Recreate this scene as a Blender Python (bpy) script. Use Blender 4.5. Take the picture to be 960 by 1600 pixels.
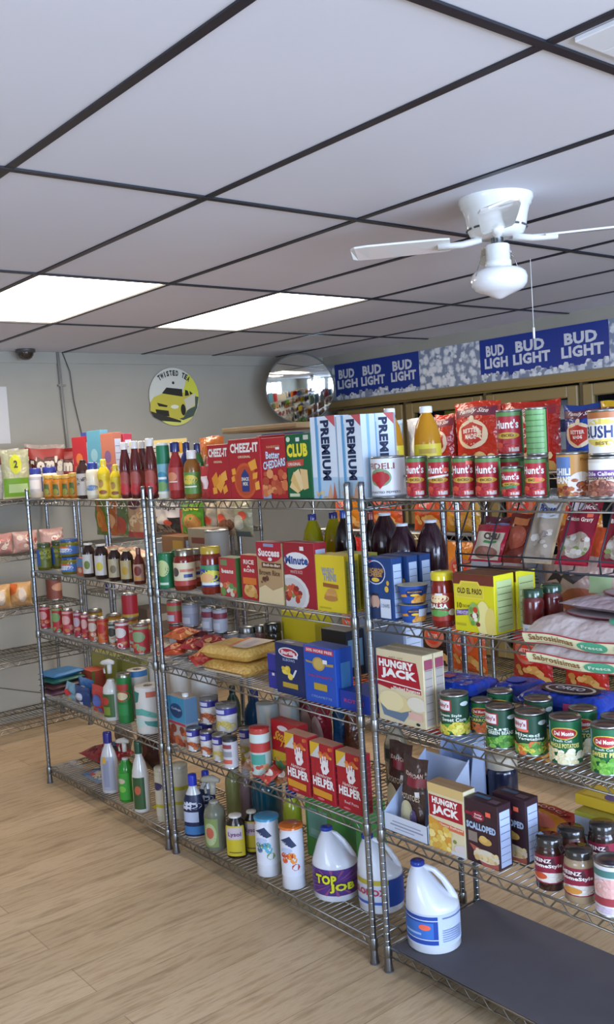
import bpy, math, random
from mathutils import Vector, Matrix
PI = math.pi
R_ = math.radians
for o in list(bpy.data.objects): bpy.data.objects.remove(o)
SC = bpy.context.scene
COL = SC.collection

# ------------------------------------------------------------------ camera, world, light, exposure
YAW, PIT, ROL = .6821, -.0638, -.0617
fw = Vector((math.sin(YAW)*math.cos(PIT), math.cos(YAW)*math.cos(PIT), math.sin(PIT)))
rt = Vector((math.cos(YAW), -math.sin(YAW), 0)); up = rt.cross(fw)
c_, s_ = math.cos(ROL), math.sin(ROL)
rt, up = c_*rt + s_*up, -s_*rt + c_*up
cd = bpy.data.cameras.new('camera'); cam = bpy.data.objects.new('camera', cd); COL.objects.link(cam)
cd.sensor_fit = 'VERTICAL'; cd.sensor_height = 32.0; cd.lens = 32.0*1468.86/1600
cd.clip_start = .02
cam.matrix_world = Matrix(((rt.x, up.x, -fw.x, 0), (rt.y, up.y, -fw.y, 0), (rt.z, up.z, -fw.z, 1.6544), (0, 0, 0, 1)))
SC.camera = cam
SC.view_settings.view_transform = 'Standard'; SC.view_settings.look = 'None'
SC.view_settings.gamma = 1; SC.view_settings.use_curve_mapping = False
SC.view_settings.exposure = 0.44
w = bpy.data.worlds.new('daylight'); SC.world = w; w.use_nodes = True
w.node_tree.nodes['Background'].inputs[0].default_value = (.62, .78, 1, 1)
w.node_tree.nodes['Background'].inputs[1].default_value = 1.2
def area(name, loc, rot, sx, sy, power, col):
    d = bpy.data.lights.new(name, 'AREA'); d.shape = 'RECTANGLE'; d.size = sx; d.size_y = sy
    d.energy = power; d.color = col
    o = bpy.data.objects.new(name, d); o.location = loc; o.rotation_euler = rot; COL.objects.link(o)
    return o
# daylight entering through the shop windows behind the photographer
YB, XL = -2.6, -2.4          # back and left walls of the room
area('window_daylight', (.1, YB-.12, 1.35), (R_(90), 0, 0), 2.1, 1.9, 200, (.52, .69, 1))
area('window_daylight', (2.6, YB-.12, 1.45), (R_(90), 0, 0), 2.1, 1.5, 150, (.62, .76, 1))
area('window_daylight', (XL-.12, 1.0, 1.45), (R_(90), 0, R_(-90)), 2.0, 1.5, 42, (.75, .84, 1))
TROFFER = 10.0               # strength of the two ceiling light diffusers
TROFFER_BACK = 10.0

# ------------------------------------------------------------------ materials
def lin(h):
    h = h.lstrip('#'); v = [int(h[i:i+2], 16)/255 for i in (0, 2, 4)]
    return tuple(((x+.055)/1.055)**2.4 if x > .04045 else x/12.92 for x in v) + (1,)
MATS = {}
def M(key):
    if key in MATS: return MATS[key]
    m = bpy.data.materials.new(key.replace('#', 'c').replace(':', '_')); m.use_nodes = True
    nt = m.node_tree; b = nt.nodes['Principled BSDF']; p = key.split(':')
    def noise(a, c, scale, kind='N', detail=3, lo=.35, hi=.65, stretch=None):
        tc = nt.nodes.new('ShaderNodeTexCoord'); src = tc.outputs['Object']
        if stretch:
            mp = nt.nodes.new('ShaderNodeMapping'); mp.inputs['Scale'].default_value = stretch
            nt.links.new(src, mp.inputs[0]); src = mp.outputs[0]
        if kind == 'V':
            t = nt.nodes.new('ShaderNodeTexVoronoi'); t.inputs['Scale'].default_value = scale; o = t.outputs['Distance']
        else:
            t = nt.nodes.new('ShaderNodeTexNoise'); t.inputs['Scale'].default_value = scale
            t.inputs['Detail'].default_value = detail; o = t.outputs[0]
        nt.links.new(src, t.inputs['Vector'])
        r = nt.nodes.new('ShaderNodeValToRGB'); nt.links.new(o, r.inputs[0])
        r.color_ramp.elements[0].position = lo; r.color_ramp.elements[1].position = hi
        r.color_ramp.elements[0].color = lin(a); r.color_ramp.elements[1].color = lin(c)
        nt.links.new(r.outputs[0], b.inputs['Base Color']); return o, r
    rough, met = .5, 0
    if p[0] == 'n': noise(p[1], p[2], float(p[3]))                       # noisy printed picture
    elif p[0] == 'v': noise(p[1], p[2], float(p[3]), 'V', lo=.1, hi=.6)   # pebbly printed picture
    elif p[0] == 'g': b.inputs['Base Color'].default_value = lin(p[1]); rough = .16; b.inputs['Coat Weight'].default_value = .3
    elif p[0] == 'f':                                                    # shiny plastic film, crumpled
        b.inputs['Base Color'].default_value = lin(p[1]); rough = .22
        tc = nt.nodes.new('ShaderNodeTexCoord'); t = nt.nodes.new('ShaderNodeTexNoise'); t.inputs['Scale'].default_value = 22
        bp = nt.nodes.new('ShaderNodeBump'); bp.inputs['Strength'].default_value = .7; bp.inputs['Distance'].default_value = .02
        nt.links.new(tc.outputs['Object'], t.inputs['Vector']); nt.links.new(t.outputs[0], bp.inputs['Height']); nt.links.new(bp.outputs[0], b.inputs['Normal'])
    elif p[0] == 'm':                                                    # bare metal
        b.inputs['Base Color'].default_value = lin(p[1]); met = 1; rough = float(p[2])
    elif p[0] == 't':                                                    # see-through liquid or plastic
        b.inputs['Base Color'].default_value = lin(p[1]); b.inputs['Transmission Weight'].default_value = float(p[2]); rough = .08
        b.inputs['IOR'].default_value = 1.3
    elif p[0] == 'e':
        b.inputs['Base Color'].default_value = (.8, .8, .8, 1)
        b.inputs['Emission Color'].default_value = lin(p[1]); b.inputs['Emission Strength'].default_value = float(p[2])
    else: b.inputs['Base Color'].default_value = lin(p[0])
    if p[0] in ('n', 'v') or p[0].startswith('#'): rough = .42
    b.inputs['Roughness'].default_value = rough; b.inputs['Metallic'].default_value = met
    MATS[key] = m; return m
def special(key, fn):
    m = bpy.data.materials.new(key); m.use_nodes = True; fn(m.node_tree, m.node_tree.nodes['Principled BSDF']); MATS[key] = m
def ramp(nt, src, stops):
    r = nt.nodes.new('ShaderNodeValToRGB'); nt.links.new(src, r.inputs[0])
    while len(r.color_ramp.elements) < len(stops): r.color_ramp.elements.new(.5)
    for e, (q, c) in zip(r.color_ramp.elements, stops): e.position = q; e.color = lin(c)
    return r
def mapped(nt, scale, rot=(0, 0, 0)):
    tc = nt.nodes.new('ShaderNodeTexCoord'); mp = nt.nodes.new('ShaderNodeMapping')
    mp.inputs['Scale'].default_value = scale; mp.inputs['Rotation'].default_value = rot
    nt.links.new(tc.outputs['Object'], mp.inputs[0]); return mp.outputs[0]
def floor_mat(nt, b):
    br = nt.nodes.new('ShaderNodeTexBrick'); br.offset = .37; br.inputs['Scale'].default_value = 1
    br.inputs['Brick Width'].default_value = 1.22; br.inputs['Row Height'].default_value = .18
    br.inputs['Mortar Size'].default_value = .0015; br.inputs['Bias'].default_value = 0
    br.inputs['Color1'].default_value = lin('#c2ab8a'); br.inputs['Color2'].default_value = lin('#b39c7b'); br.inputs['Mortar'].default_value = lin('#8f7a5e')
    nt.links.new(mapped(nt, (1, 1, 1)), br.inputs['Vector'])
    n = nt.nodes.new('ShaderNodeTexNoise'); n.inputs['Scale'].default_value = 3; n.inputs['Detail'].default_value = 8; n.inputs['Roughness'].default_value = .65
    nt.links.new(mapped(nt, (1.1, 9, 1)), n.inputs['Vector'])
    r = ramp(nt, n.outputs[0], [(.3, '#a8967e'), (.5, '#ffffff'), (.68, '#cdbca4')])
    mx = nt.nodes.new('ShaderNodeMix'); mx.data_type = 'RGBA'; mx.blend_type = 'MULTIPLY'; mx.inputs[0].default_value = .75
    nt.links.new(br.outputs[0], mx.inputs[6]); nt.links.new(r.outputs[0], mx.inputs[7]); nt.links.new(mx.outputs[2], b.inputs['Base Color'])
    b.inputs['Roughness'].default_value = .45
special('floor', floor_mat)
def wall_mat(a, c, sc=3):
    def f(nt, b):
        n = nt.nodes.new('ShaderNodeTexNoise'); n.inputs['Scale'].default_value = sc; n.inputs['Detail'].default_value = 5
        nt.links.new(mapped(nt, (1, 1, 1)), n.inputs['Vector']); r = ramp(nt, n.outputs[0], [(.3, a), (.7, c)])
        nt.links.new(r.outputs[0], b.inputs['Base Color']); b.inputs['Roughness'].default_value = .8
    return f
special('wall', wall_mat('#a29f92', '#a9a69a')); special('tile', wall_mat('#d6d6de', '#dbdbe3', 1.5))
special('cardboard', wall_mat('#a88a5e', '#b3966a', 20)); special('mat', wall_mat('#4a464a', '#545055', 6))
def ice_mat(nt, b):
    v = nt.nodes.new('ShaderNodeTexVoronoi'); v.feature = 'F1'; v.inputs['Scale'].default_value = 19
    nt.links.new(mapped(nt, (1, 1, 1)), v.inputs['Vector'])
    n = nt.nodes.new('ShaderNodeTexNoise'); n.inputs['Scale'].default_value = 38; n.inputs['Detail'].default_value = 4
    nt.links.new(mapped(nt, (1, 1, 1)), n.inputs['Vector'])
    mm = nt.nodes.new('ShaderNodeMath'); mm.operation = 'MULTIPLY_ADD'; mm.inputs[1].default_value = .75; nt.links.new(n.outputs[0], mm.inputs[0]); nt.links.new(v.outputs['Distance'], mm.inputs[2])
    r = ramp(nt, mm.outputs[0], [(.68, '#eef1f4'), (.84, '#d2d9e1'), (.96, '#a3afc0'), (1.0, '#8894ab')])
    nt.links.new(r.outputs[0], b.inputs['Base Color'])
special('ice', ice_mat)
def glass_mat(nt, b):
    b.inputs['Transmission Weight'].default_value = 1; b.inputs['Roughness'].default_value = .02; b.inputs['IOR'].default_value = 1.15
    b.inputs['Base Color'].default_value = (.85, .9, .95, 1)
special('pane', glass_mat)
CHROME = 'm:#9c9a94:.28'; WHITE = '#e8e8e6'

# ------------------------------------------------------------------ mesh builder
class MB:
    def __init__(s): s.v = []; s.f = []; s.m = []; s.k = []; s.sm = []
    def mi(s, key):
        if key not in s.k: s.k.append(key)
        return s.k.index(key)
    def add(s, vs, fs, key, smooth=False):
        n = len(s.v); s.v += [tuple(q) for q in vs]; i = s.mi(key)
        for f in fs: s.f.append(tuple(n+a for a in f)); s.m.append(i); s.sm.append(smooth)
        return s
    def box(s, x0, y0, z0, x1, y1, z1, key, ch=0):
        if ch <= 0:
            vs = [(x, y, z) for z in (z0, z1) for y in (y0, y1) for x in (x0, x1)]
            return s.add(vs, [(0, 2, 3, 1), (4, 5, 7, 6), (0, 1, 5, 4), (2, 6, 7, 3), (0, 4, 6, 2), (1, 3, 7, 5)], key)
        X, Y, Z = (x0, x1), (y0, y1), (z0, z1); vs = []; idx = {}
        for a in (0, 1):
            for b in (0, 1):
                for c in (0, 1):
                    sx, sy, sz = (ch if a == 0 else -ch), (ch if b == 0 else -ch), (ch if c == 0 else -ch)
                    idx[a, b, c] = len(vs)
                    vs += [(X[a], Y[b]+sy, Z[c]+sz), (X[a]+sx, Y[b], Z[c]+sz), (X[a]+sx, Y[b]+sy, Z[c])]
        g = lambda a, b, c, k: idx[a, b, c]+k
        fs = []
        for a in (0, 1):
            fs.append([g(a, 0, 0, 0), g(a, 1, 0, 0), g(a, 1, 1, 0), g(a, 0, 1, 0)][::(-1 if a == 0 else 1)])
            fs.append([g(0, a, 0, 1), g(1, a, 0, 1), g(1, a, 1, 1), g(0, a, 1, 1)][::(1 if a == 0 else -1)])
            fs.append([g(0, 0, a, 2), g(1, 0, a, 2), g(1, 1, a, 2), g(0, 1, a, 2)][::(-1 if a == 0 else 1)])
        for a in (0, 1):
            for b in (0, 1):
                fs.append([g(a, b, 0, 0), g(a, b, 0, 1), g(a, b, 1, 1), g(a, b, 1, 0)])
                fs.append([g(a, 0, b, 0), g(a, 0, b, 2), g(a, 1, b, 2), g(a, 1, b, 0)])
                fs.append([g(0, a, b, 1), g(0, a, b, 2), g(1, a, b, 2), g(1, a, b, 1)])
                for c in (0, 1): fs.append([g(a, b, c, 0), g(a, b, c, 1), g(a, b, c, 2)])
        return s.add(vs, fs, key)
    def lathe(s, prof, key, n=20, cx=0, cy=0, sx=1, sy=1, smooth=True, caps=True, sq=0):
        vs = []; fs = []
        for r, z in prof:
            for i in range(n):
                a = 2*PI*i/n; ca, sa = math.cos(a), math.sin(a)
                k = 1 if not sq else 1/((abs(ca)**(2+sq)+abs(sa)**(2+sq))**(1/(2+sq)))
                vs.append((cx+r*ca*sx*k, cy+r*sa*sy*k, z))
        for j in range(len(prof)-1):
            for i in range(n):
                a, b = j*n+i, j*n+(i+1) % n; fs.append((a, b, b+n, a+n))
        s.add(vs, fs, key, smooth)
        if caps:
            for j, (r, z) in ((0, prof[0]), (len(prof)-1, prof[-1])):
                if r > 1e-5:
                    ring = vs[j*n:(j+1)*n]
                    s.add(ring, [tuple(range(n)) if j else tuple(reversed(range(n)))], key)
        return s
    def tube(s, pts, r, key, n=6, closed=False, radii=None, flat=1):
        pts = [Vector(p) for p in pts]; vs = []; fs = []; L = len(pts)
        for i, p in enumerate(pts):
            a = pts[i-1] if i or closed else p; b = pts[(i+1) % L] if i < L-1 or closed else p
            d = (b-a).normalized(); h = Vector((0, 0, 1)) if abs(d.z) < .9 else Vector((1, 0, 0))
            u = d.cross(h).normalized(); v = d.cross(u)
            rr = radii[i] if radii else r
            for k in range(n):
                t = 2*PI*k/n; vs.append(p+u*math.cos(t)*rr*flat+v*math.sin(t)*rr)
        for i in range(L if closed else L-1):
            for k in range(n):
                a, b = i*n+k, i*n+(k+1) % n; c = ((i+1) % L)*n
                fs.append((a, b, c+(k+1) % n, c+k))
        if not closed: fs += [tuple(reversed(range(n))), tuple(range((L-1)*n, L*n))]
        return s.add(vs, fs, key, True)
    def build(s, name, parent=None, loc=(0, 0, 0), rot=0):
        me = bpy.data.meshes.new(name); me.from_pydata(s.v, [], s.f)
        for k in s.k: me.materials.append(M(k))
        me.polygons.foreach_set('material_index', s.m); me.polygons.foreach_set('use_smooth', s.sm); me.update()
        o = bpy.data.objects.new(name, me); COL.objects.link(o); o.parent = parent; o.location = loc; o.rotation_euler = (0, 0, rot)
        return o
def tag(o, label=None, cat=None, group=None, kind=None):
    if label: o['label'] = label
    if cat: o['category'] = cat
    if group: o['group'] = group
    if kind: o['kind'] = kind
    return o
def empty(name, loc, rot=0):
    o = bpy.data.objects.new(name, None); COL.objects.link(o); o.empty_display_size = .05
    o.location = loc; o.rotation_euler = (0, 0, rot); return o
def struct(name, mb, **k): return tag(mb.build(name, **k), kind='structure')

# ------------------------------------------------------------------ printed artwork laid on a surface S(u, v, layer height)
TX = {}
def glyphs(body, bold):
    k = (body, bold)
    if k not in TX:
        cu = bpy.data.curves.new('lettering', 'FONT'); cu.body = body; cu.offset = bold; cu.resolution_u = 2; cu.size = 1
        cu.space_line = .82; cu.space_character = 1+bold*1.4
        ob = bpy.data.objects.new('lettering', cu); me = ob.to_mesh()
        vs = [(q.co.x, q.co.y) for q in me.vertices]; fs = [tuple(p.vertices) for p in me.polygons]
        ob.to_mesh_clear(); bpy.data.objects.remove(ob); bpy.data.curves.remove(cu)
        if not vs: vs = [(0, 0), (1, 1)]
        x0 = min(a for a, b in vs); x1 = max(a for a, b in vs); y0 = min(b for a, b in vs); y1 = max(b for a, b in vs)
        TX[k] = ([((a-x0)/(x1-x0+1e-9), (b-y0)/(y1-y0+1e-9)) for a, b in vs], fs)
    return TX[k]
def art(mb, S, ops, curved=False, base=.0004):
    l = base; step = .00015 if not curved else .0003
    for op in ops:
        l += step; k = op[0]
        if k == 'r':
            _, u0, v0, u1, v1, c = op[:6]; nu = max(1, int(abs(u1-u0)*(18 if curved else 1)+.9)); nv = max(1, int(abs(v1-v0)*(12 if curved == 2 else 1)+.9))
            vs = [S(u0+(u1-u0)*i/nu, v0+(v1-v0)*j/nv, l) for j in range(nv+1) for i in range(nu+1)]
            mb.add(vs, [(j*(nu+1)+i, j*(nu+1)+i+1, (j+1)*(nu+1)+i+1, (j+1)*(nu+1)+i) for j in range(nv) for i in range(nu)], c, bool(curved))
        elif k == 'e':
            _, cu, cv, ru, rv, c = op[:6]; n = 20; rings = 1 if not curved else 3; vs = [S(cu, cv, l)]; fs = []
            for j in range(1, rings+1):
                vs += [S(cu+ru*j/rings*math.cos(2*PI*i/n), cv+rv*j/rings*math.sin(2*PI*i/n), l) for i in range(n)]
            fs += [(0, 1+i, 1+(i+1) % n) for i in range(n)]
            for j in range(1, rings): fs += [(1+(j-1)*n+i, 1+j*n+i, 1+j*n+(i+1) % n, 1+(j-1)*n+(i+1) % n) for i in range(n)]
            mb.add(vs, fs, c)
        elif k == 'p' and curved:
            pts = []
            for (a, b), (c, d) in zip(op[1], op[1][1:]+op[1][:1]): pts += [(a+(c-a)*t/4, b+(d-b)*t/4) for t in range(4)]
            n = len(pts); cu = sum(a for a, b in pts)/n; cv = sum(b for a, b in pts)/n; vs = [S(cu, cv, l)]; fs = [(0, 1+i, 1+(i+1) % n) for i in range(n)]
            for j in (1, 2, 3, 4): vs += [S(cu+(a-cu)*j/4, cv+(b-cv)*j/4, l) for a, b in pts]
            for j in (1, 2, 3): fs += [(1+(j-1)*n+i, 1+j*n+i, 1+j*n+(i+1) % n, 1+(j-1)*n+(i+1) % n) for i in range(n)]
            mb.add(vs, fs, op[2])
        elif k == 'p': mb.add([S(a, b, l) for a, b in op[1]], [tuple(range(len(op[1])))], op[2])
        elif k == 't':
            _, body, u0, v0, u1, v1, c = op[:7]; bold = op[7] if len(op) > 7 else .02; sh = op[8] if len(op) > 8 else 0; tilt = op[9] if len(op) > 9 else 0
            vs, fs = glyphs(body, bold)
            mb.add([S(u0+(u1-u0)*(a+sh*(b-.5)), v0+(v1-v0)*b+tilt*(a-.5), l+(.0013 if curved == 2 else 0)) for a, b in vs], fs, c)
        elif k == 'T':                                        # lettering turned to read downwards
            _, body, u0, v0, u1, v1, c = op[:7]; vs, fs = glyphs(body, op[7] if len(op) > 7 else .02)
            mb.add([S(u0+(u1-u0)*b, v1-(v1-v0)*a, l) for a, b in vs], fs, c)
        elif k == 'b':                                        # scattered bits of food
            _, u0, v0, u1, v1, cols, n, sz, seed = op; rg = random.Random(seed)
            for i in range(n):
                cu, cv = rg.uniform(u0, u1), rg.uniform(v0, v1); a = rg.uniform(.6, 1.3)*sz; q = rg.uniform(0, PI); ll = l+.00004*i
                m_ = rg.choice([6, 7, 8]); pr = rg.uniform(.6, 1)
                vs = [S(cu+a*math.cos(q+2*PI*j/m_), cv+a*pr*ASP[0]*math.sin(q+2*PI*j/m_), ll) for j in range(m_)]
                mb.add(vs, [tuple(range(m_))], cols[i % len(cols)])
ASP = [1.0]
def info(bg='#c9d2e2', ink='#5a6488'):                       # the small-print panel on the side of a pack
    o = [('r', .12, .04, .88, .9, bg)]
    for i in range(7): v = .12+i*.11; o.append(('r', .16, v, .84, v+.008, ink))
    return o
def pos(face, c, front, d, z, rot):
    if face == 'x': return (front+d/2, c, z), R_(-90+rot)
    if face == 'y': return (c, front+d/2, z), R_(rot)
def cl(S): return lambda u, v, l: S(min(1, max(0, u)), min(1, max(0, v)), l)     # keeps a print inside its face
def carton(name, label, cat, g, front, z, d, col, fa=(), sa=None, ta=(), rot=0, face='x', group=None, lean=0):
    c, w, h = g; w *= .962; mb = MB(); mb.box(-w/2, -d/2, 0, w/2, d/2, h, col, .0012); ASP[0] = w/h
    art(mb, cl(lambda u, v, l: (-w/2+u*w, -d/2-l, v*h)), fa)
    art(mb, lambda u, v, l: (w/2+l, -d/2+u*d, v*h), info() if sa is None else sa)
    art(mb, lambda u, v, l: (-w/2+u*w, -d/2+v*d, h+l), list(ta)+[('r', .03, .49, .97, .51, '#6b5a48')])
    p, r = pos(face, c, front, d, z, rot); o = mb.build(name, loc=p, rot=r)
    if lean: o.rotation_euler = (R_(lean), 0, r)
    return tag(o, label, cat, group)
def cylS(r, z0, z1, arc=200):
    A = R_(arc)
    return lambda u, v, l: ((r+l)*math.sin((u-.5)*A), -(r+l)*math.cos((u-.5)*A), z0+v*(z1-z0))
def can(name, label, cat, g, xc, z, col, la=(), rot=44, face='x', group=None, tin='m:#a9abab:.3', lid=None, arc=200):
    c, r, h = g; p, q = pos(face, c, xc, 0, z, rot); root = tag(empty(name, p, q), label, cat, group); ASP[0] = PI*r*arc/180/h
    t = MB(); t.lathe([(r*.96, 0), (r, .002), (r, .005), (r*.975, .006), (r*.975, h-.006), (r, h-.005), (r, h-.001), (r*.95, h), (r*.93, h-.004), (r*.6, h-.005), (r*.55, h-.004), (.0001, h-.004)], tin, 28)
    t.build('tin', root)
    l = MB(); l.lathe([(r*.985, .0065), (r*.985, h-.0065)], col, 28, caps=False); art(l, cl(cylS(r*.985, .0065, h-.0065, arc)), la, 1); l.build('paper_label', root)
    if lid: m = MB(); m.lathe([(r*1.01, h-.012), (r*1.01, h+.002), (.0001, h+.003)], lid, 24); m.build('plastic_lid', root)
    return root
# normalised bottle outlines: (radius, height) up to the neck, the cap sits on the last ring
PROF = {
 'jar': [(.9, 0), (1, .03), (1, .72), (.94, .8), (.82, .84), (.82, .86)],
 'round': [(.9, 0), (1, .02), (1, .55), (.97, .65), (.7, .8), (.38, .88), (.34, .92)],
 'sauce': [(.9, 0), (1, .02), (1, .5), (.92, .58), (.72, .68), (.42, .78), (.38, .84)],
 'ketchup': [(.85, 0), (.95, .02), (1, .1), (.9, .35), (1, .55), (.85, .68), (.55, .82), (.5, .88)],
 'mustard': [(.95, 0), (1, .02), (1, .25), (.86, .42), (1, .58), (.95, .68), (.6, .78), (.55, .8)],
 'mayo': [(.9, 0), (1, .03), (1, .7), (.9, .78), (.8, .8)],
 'jugbottle': [(.88, 0), (1, .02), (.97, .3), (1, .32), (1, .58), (.96, .66), (.8, .78), (.5, .88), (.36, .92), (.36, .93)],
 'tall': [(.9, 0), (1, .015), (.92, .25), (.96, .5), (.92, .88), (.88, .9)],
 'gland': [(.9, 0), (1, .02), (1, .62), (.9, .72), (.55, .8), (.5, .84)],
 'tub': [(.86, 0), (.88, .02), (1, .93)],
 'cup': [(.74, 0), (.76, .02), (1, .93)],
 'shaker': [(.97, 0), (1, .02), (1, .9)],
 'canister': [(.97, 0), (1, .02), (1, .93)],
}
def bottle(name, label, cat, g, xc, z, shape, col, cap, lab=None, la=(), rot=42, face='x', group=None, sx=1, sy=1, capr=None, caph=None, lz=(.12, .5), arc=190, sq=0, labname='label'):
    c, r, h = g; P = PROF[shape]; p, q = pos(face, c, xc, 0, z, rot); root = tag(empty(name, p, q), label, cat, group)
    b = MB(); b.lathe([(a*r, t*h) for a, t in P], col, 28, sx=sx, sy=sy, sq=sq); b.build('body', root)
    ra, ta = P[-1]; cr = (capr or ra*1.12)*r; ch = (caph or (1-ta))*h; zt = ta*h
    m = MB(); zb = zt-(.12*ch)
    m.lathe([(cr, zb), (cr, zt+ch*.8), (cr*.92, zt+ch*.97), (.0001, zt+ch)], cap, 24, sx=sx if shape in('shaker', 'canister', 'tub') else 1)
    m.build('lid' if cr > .7*r else 'cap', root)
    if lab:
        ASP[0] = PI*r*arc/180/((lz[1]-lz[0])*h)
        def rad(t):
            for (a, s), (a2, s2) in zip(P, P[1:]):
                if s <= t <= s2: return r*(a+(a2-a)*(t-s)/max(1e-6, s2-s))
            return r
        A = R_(arc)
        def S(u, v, l):
            t = lz[0]+v*(lz[1]-lz[0]); rr = rad(t)*1.003+l; a = (u-.5)*A; ca, sa = math.cos(a), math.sin(a)
            k = 1 if not sq else 1/((abs(ca)**(2+sq)+abs(sa)**(2+sq))**(1/(2+sq)))
            return (rr*sa*sx*k, -rr*ca*sy*k, t*h)
        l = MB(); art(l, cl(S), [('r', 0, 0, 1, 1, lab)]+list(la), 2, .0006); l.build(labname, root)
    return root
def pillow(w, h, d, seed=0, crimp=.05, wr=.006):
    rg = random.Random(seed); ph = [rg.uniform(0, 6) for _ in range(6)]
    def S(u, v, l, side=-1):
        e = max(0, min(1, (v-crimp*.6)/(1-crimp*1.2))); b = (max(0, math.sin(PI*min(1, max(0, u))))**.6)*(max(0, math.sin(PI*e))**.5)
        k = wr*(math.sin(9*u+ph[0]+4*v)+math.sin(13*v+ph[1]-3*u)+.6*math.sin(23*u*v+ph[2]))*b
        x = (u-.5)*w*(1-.07*max(0, math.sin(PI*v))**.7); z_ = v*h+.006*math.sin(7*u+ph[3])*(v > .5)*h*2
        return (x, side*(d/2*b+k*(1 if side < 0 else -1)*.6)+side*l, z_)
    return S
def bag(name, label, cat, g, front, z, d, col, fa=(), rot=0, face='x', group=None, seed=0, tilt=0, roll=0, back=None):
    c, w, h = g; S = pillow(w, h, d, seed); mb = MB(); n, m = 20, 20; ASP[0] = w/h
    for side in (-1, 1):
        vs = [S(i/n, j/m, 0, side) for j in range(m+1) for i in range(n+1)]
        fs = [(j*(n+1)+i, j*(n+1)+i+1, (j+1)*(n+1)+i+1, (j+1)*(n+1)+i)[::(1 if side < 0 else -1)] for j in range(m) for i in range(n)]
        mb.add(vs, fs, col if side < 0 else (back or col), True)
    art(mb, cl(S), fa, 2, .0012)
    p, q = pos(face, c, front, d, z, rot); o = mb.build(name, loc=p, rot=q)
    if tilt or roll: o.rotation_euler = (Matrix.Rotation(q, 4, 'Z')@Matrix.Rotation(R_(tilt), 4, 'X')@Matrix.Rotation(R_(roll), 4, 'Y')).to_euler()
    return tag(o, label, cat, group)

# ------------------------------------------------------------------ the room
XW, YW, HC = 5.15, 6.02, 2.4307
GX = [1.0054+.61*i for i in range(-6, 7)]; GY = [1.1522+1.22*j for j in range(-4, 5)]
mb = MB(); mb.box(XL-.1, YB-.1, -.1, XW+1.0, YW+.1, 0, 'floor'); struct('floor', mb)
# suspended ceiling with two openings for the light fittings
def lit(i, j): return (abs(GX[i]-1.6154) < .01 or abs(GX[i]-2.8354) < .01) and abs(GY[j]-3.5922) < .01
mb = MB(); xs = [XL-.1]+[g for g in GX if XL < g < XW]+[XW+.1]; ys = [YB-.1]+[g for g in GY if YB < g < YW]+[YW+.1]
for i in range(len(xs)-1):
    for j in range(len(ys)-1):
        if any(abs(xs[i]-q) < .01 for q in (1.6154, 2.8354)) and abs(ys[j]-3.5922) < .01: continue
        mb.box(xs[i], ys[j], HC, xs[i+1], ys[j+1], HC+.02, 'tile')
struct('ceiling', mb)
mb = MB()
for g in xs[1:-1]: mb.box(g-.012, YB, HC-.005, g+.012, YW, HC-.0005, '#1c1f28')
for g in ys[1:-1]: mb.box(XL, g-.012, HC-.0065, XW, g+.012, HC-.001, '#1c1f28')
struct('trim_1', mb)
mb = MB(); mb.box(XL, YW, 0, XW+.9, YW+.12, HC+.02, 'wall'); struct('wall_back', mb)
mb = MB(); mb.box(XL, YW-.012, HC-.075, XW, YW-.0002, HC-.001, 'wall'); struct('trim_2', mb)
def holed(name, ax, c0, c1, a0, a1, holes):
    mb = MB(); e = [a0]+[q for hh in holes for q in hh[:2]]+[a1]
    def bx(p, q, z0, z1):
        if ax == 'y': mb.box(p, c0, z0, q, c1, z1, 'wall')
        else: mb.box(c0, p, z0, c1, q, z1, 'wall')
    for i in range(0, len(e), 2): bx(e[i], e[i+1], 0, HC+.02)
    for p, q, z0, z1 in holes: bx(p, q, 0, z0); bx(p, q, z1, HC+.02)
    struct(name, mb)
holed('wall_front', 'y', YB-.1, YB, XL-.1, XW+.1, [(-.95, 1.15, .4, 2.3), (1.55, 3.65, .4, 2.3)])
holed('wall_left', 'x', XL-.1, XL, YB, YW, [(0, 2, .7, 2.2)])
k = 0
for p, q, ax in ((-.95, 1.15, 'y'), (1.55, 3.65, 'y'), (0, 2, 'x')):
    k += 1; mb = MB(); zl, zh = (.4, 2.3) if ax == 'y' else (.7, 2.2); c = (YB-.05) if ax == 'y' else (XL-.05)
    def fr(a0, a1, z0, z1):
        if ax == 'y': mb.box(a0, c-.03, z0, a1, c+.03, z1, '#8a8a88')
        else: mb.box(c-.03, a0, z0, c+.03, a1, z1, '#8a8a88')
    for t in (0, .333, .667, 1): x = p+(q-p)*t; fr(x-.03, x+.03, zl, zh)
    fr(p, q, zl, zl+.06); fr(p, q, zh-.06, zh); struct('window_%d' % k, mb)
# cooler wall: bulkhead above the glass doors
mb = MB(); mb.box(XW, YB, 2.03, XW+.12, YW, HC+.02, 'wall'); struct('wall_right', mb)
mb = MB(); mb.box(XW+.88, YB, 0, XW+.9, YW, 2.4, '#2b2f38'); mb.box(XW+.12, YB, 2.3, XW+.88, YW, 2.4, '#2b2f38')
struct('wall_cooler', mb)
GOLD = 'm:#8f7a48:.38'; GOLD2 = '#8d7a4e'
dy = [3.51-.78*k for k in range(-3, 8)]
mb = MB(); mb.box(XW-.03, YB, 1.985, XW+.06, YW-.001, 2.05, GOLD2); mb.box(XW-.035, YB, 1.99, XW-.03, YW-.001, 2.0, GOLD)
mb.box(XW-.03, YB, 0, XW+.06, YW-.001, .12, GOLD2)
for y in dy: mb.box(XW-.012, y-.012, .12, XW+.05, y+.012, 1.985, '#5e5238')
struct('trim_3', mb)
n = 0
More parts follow.
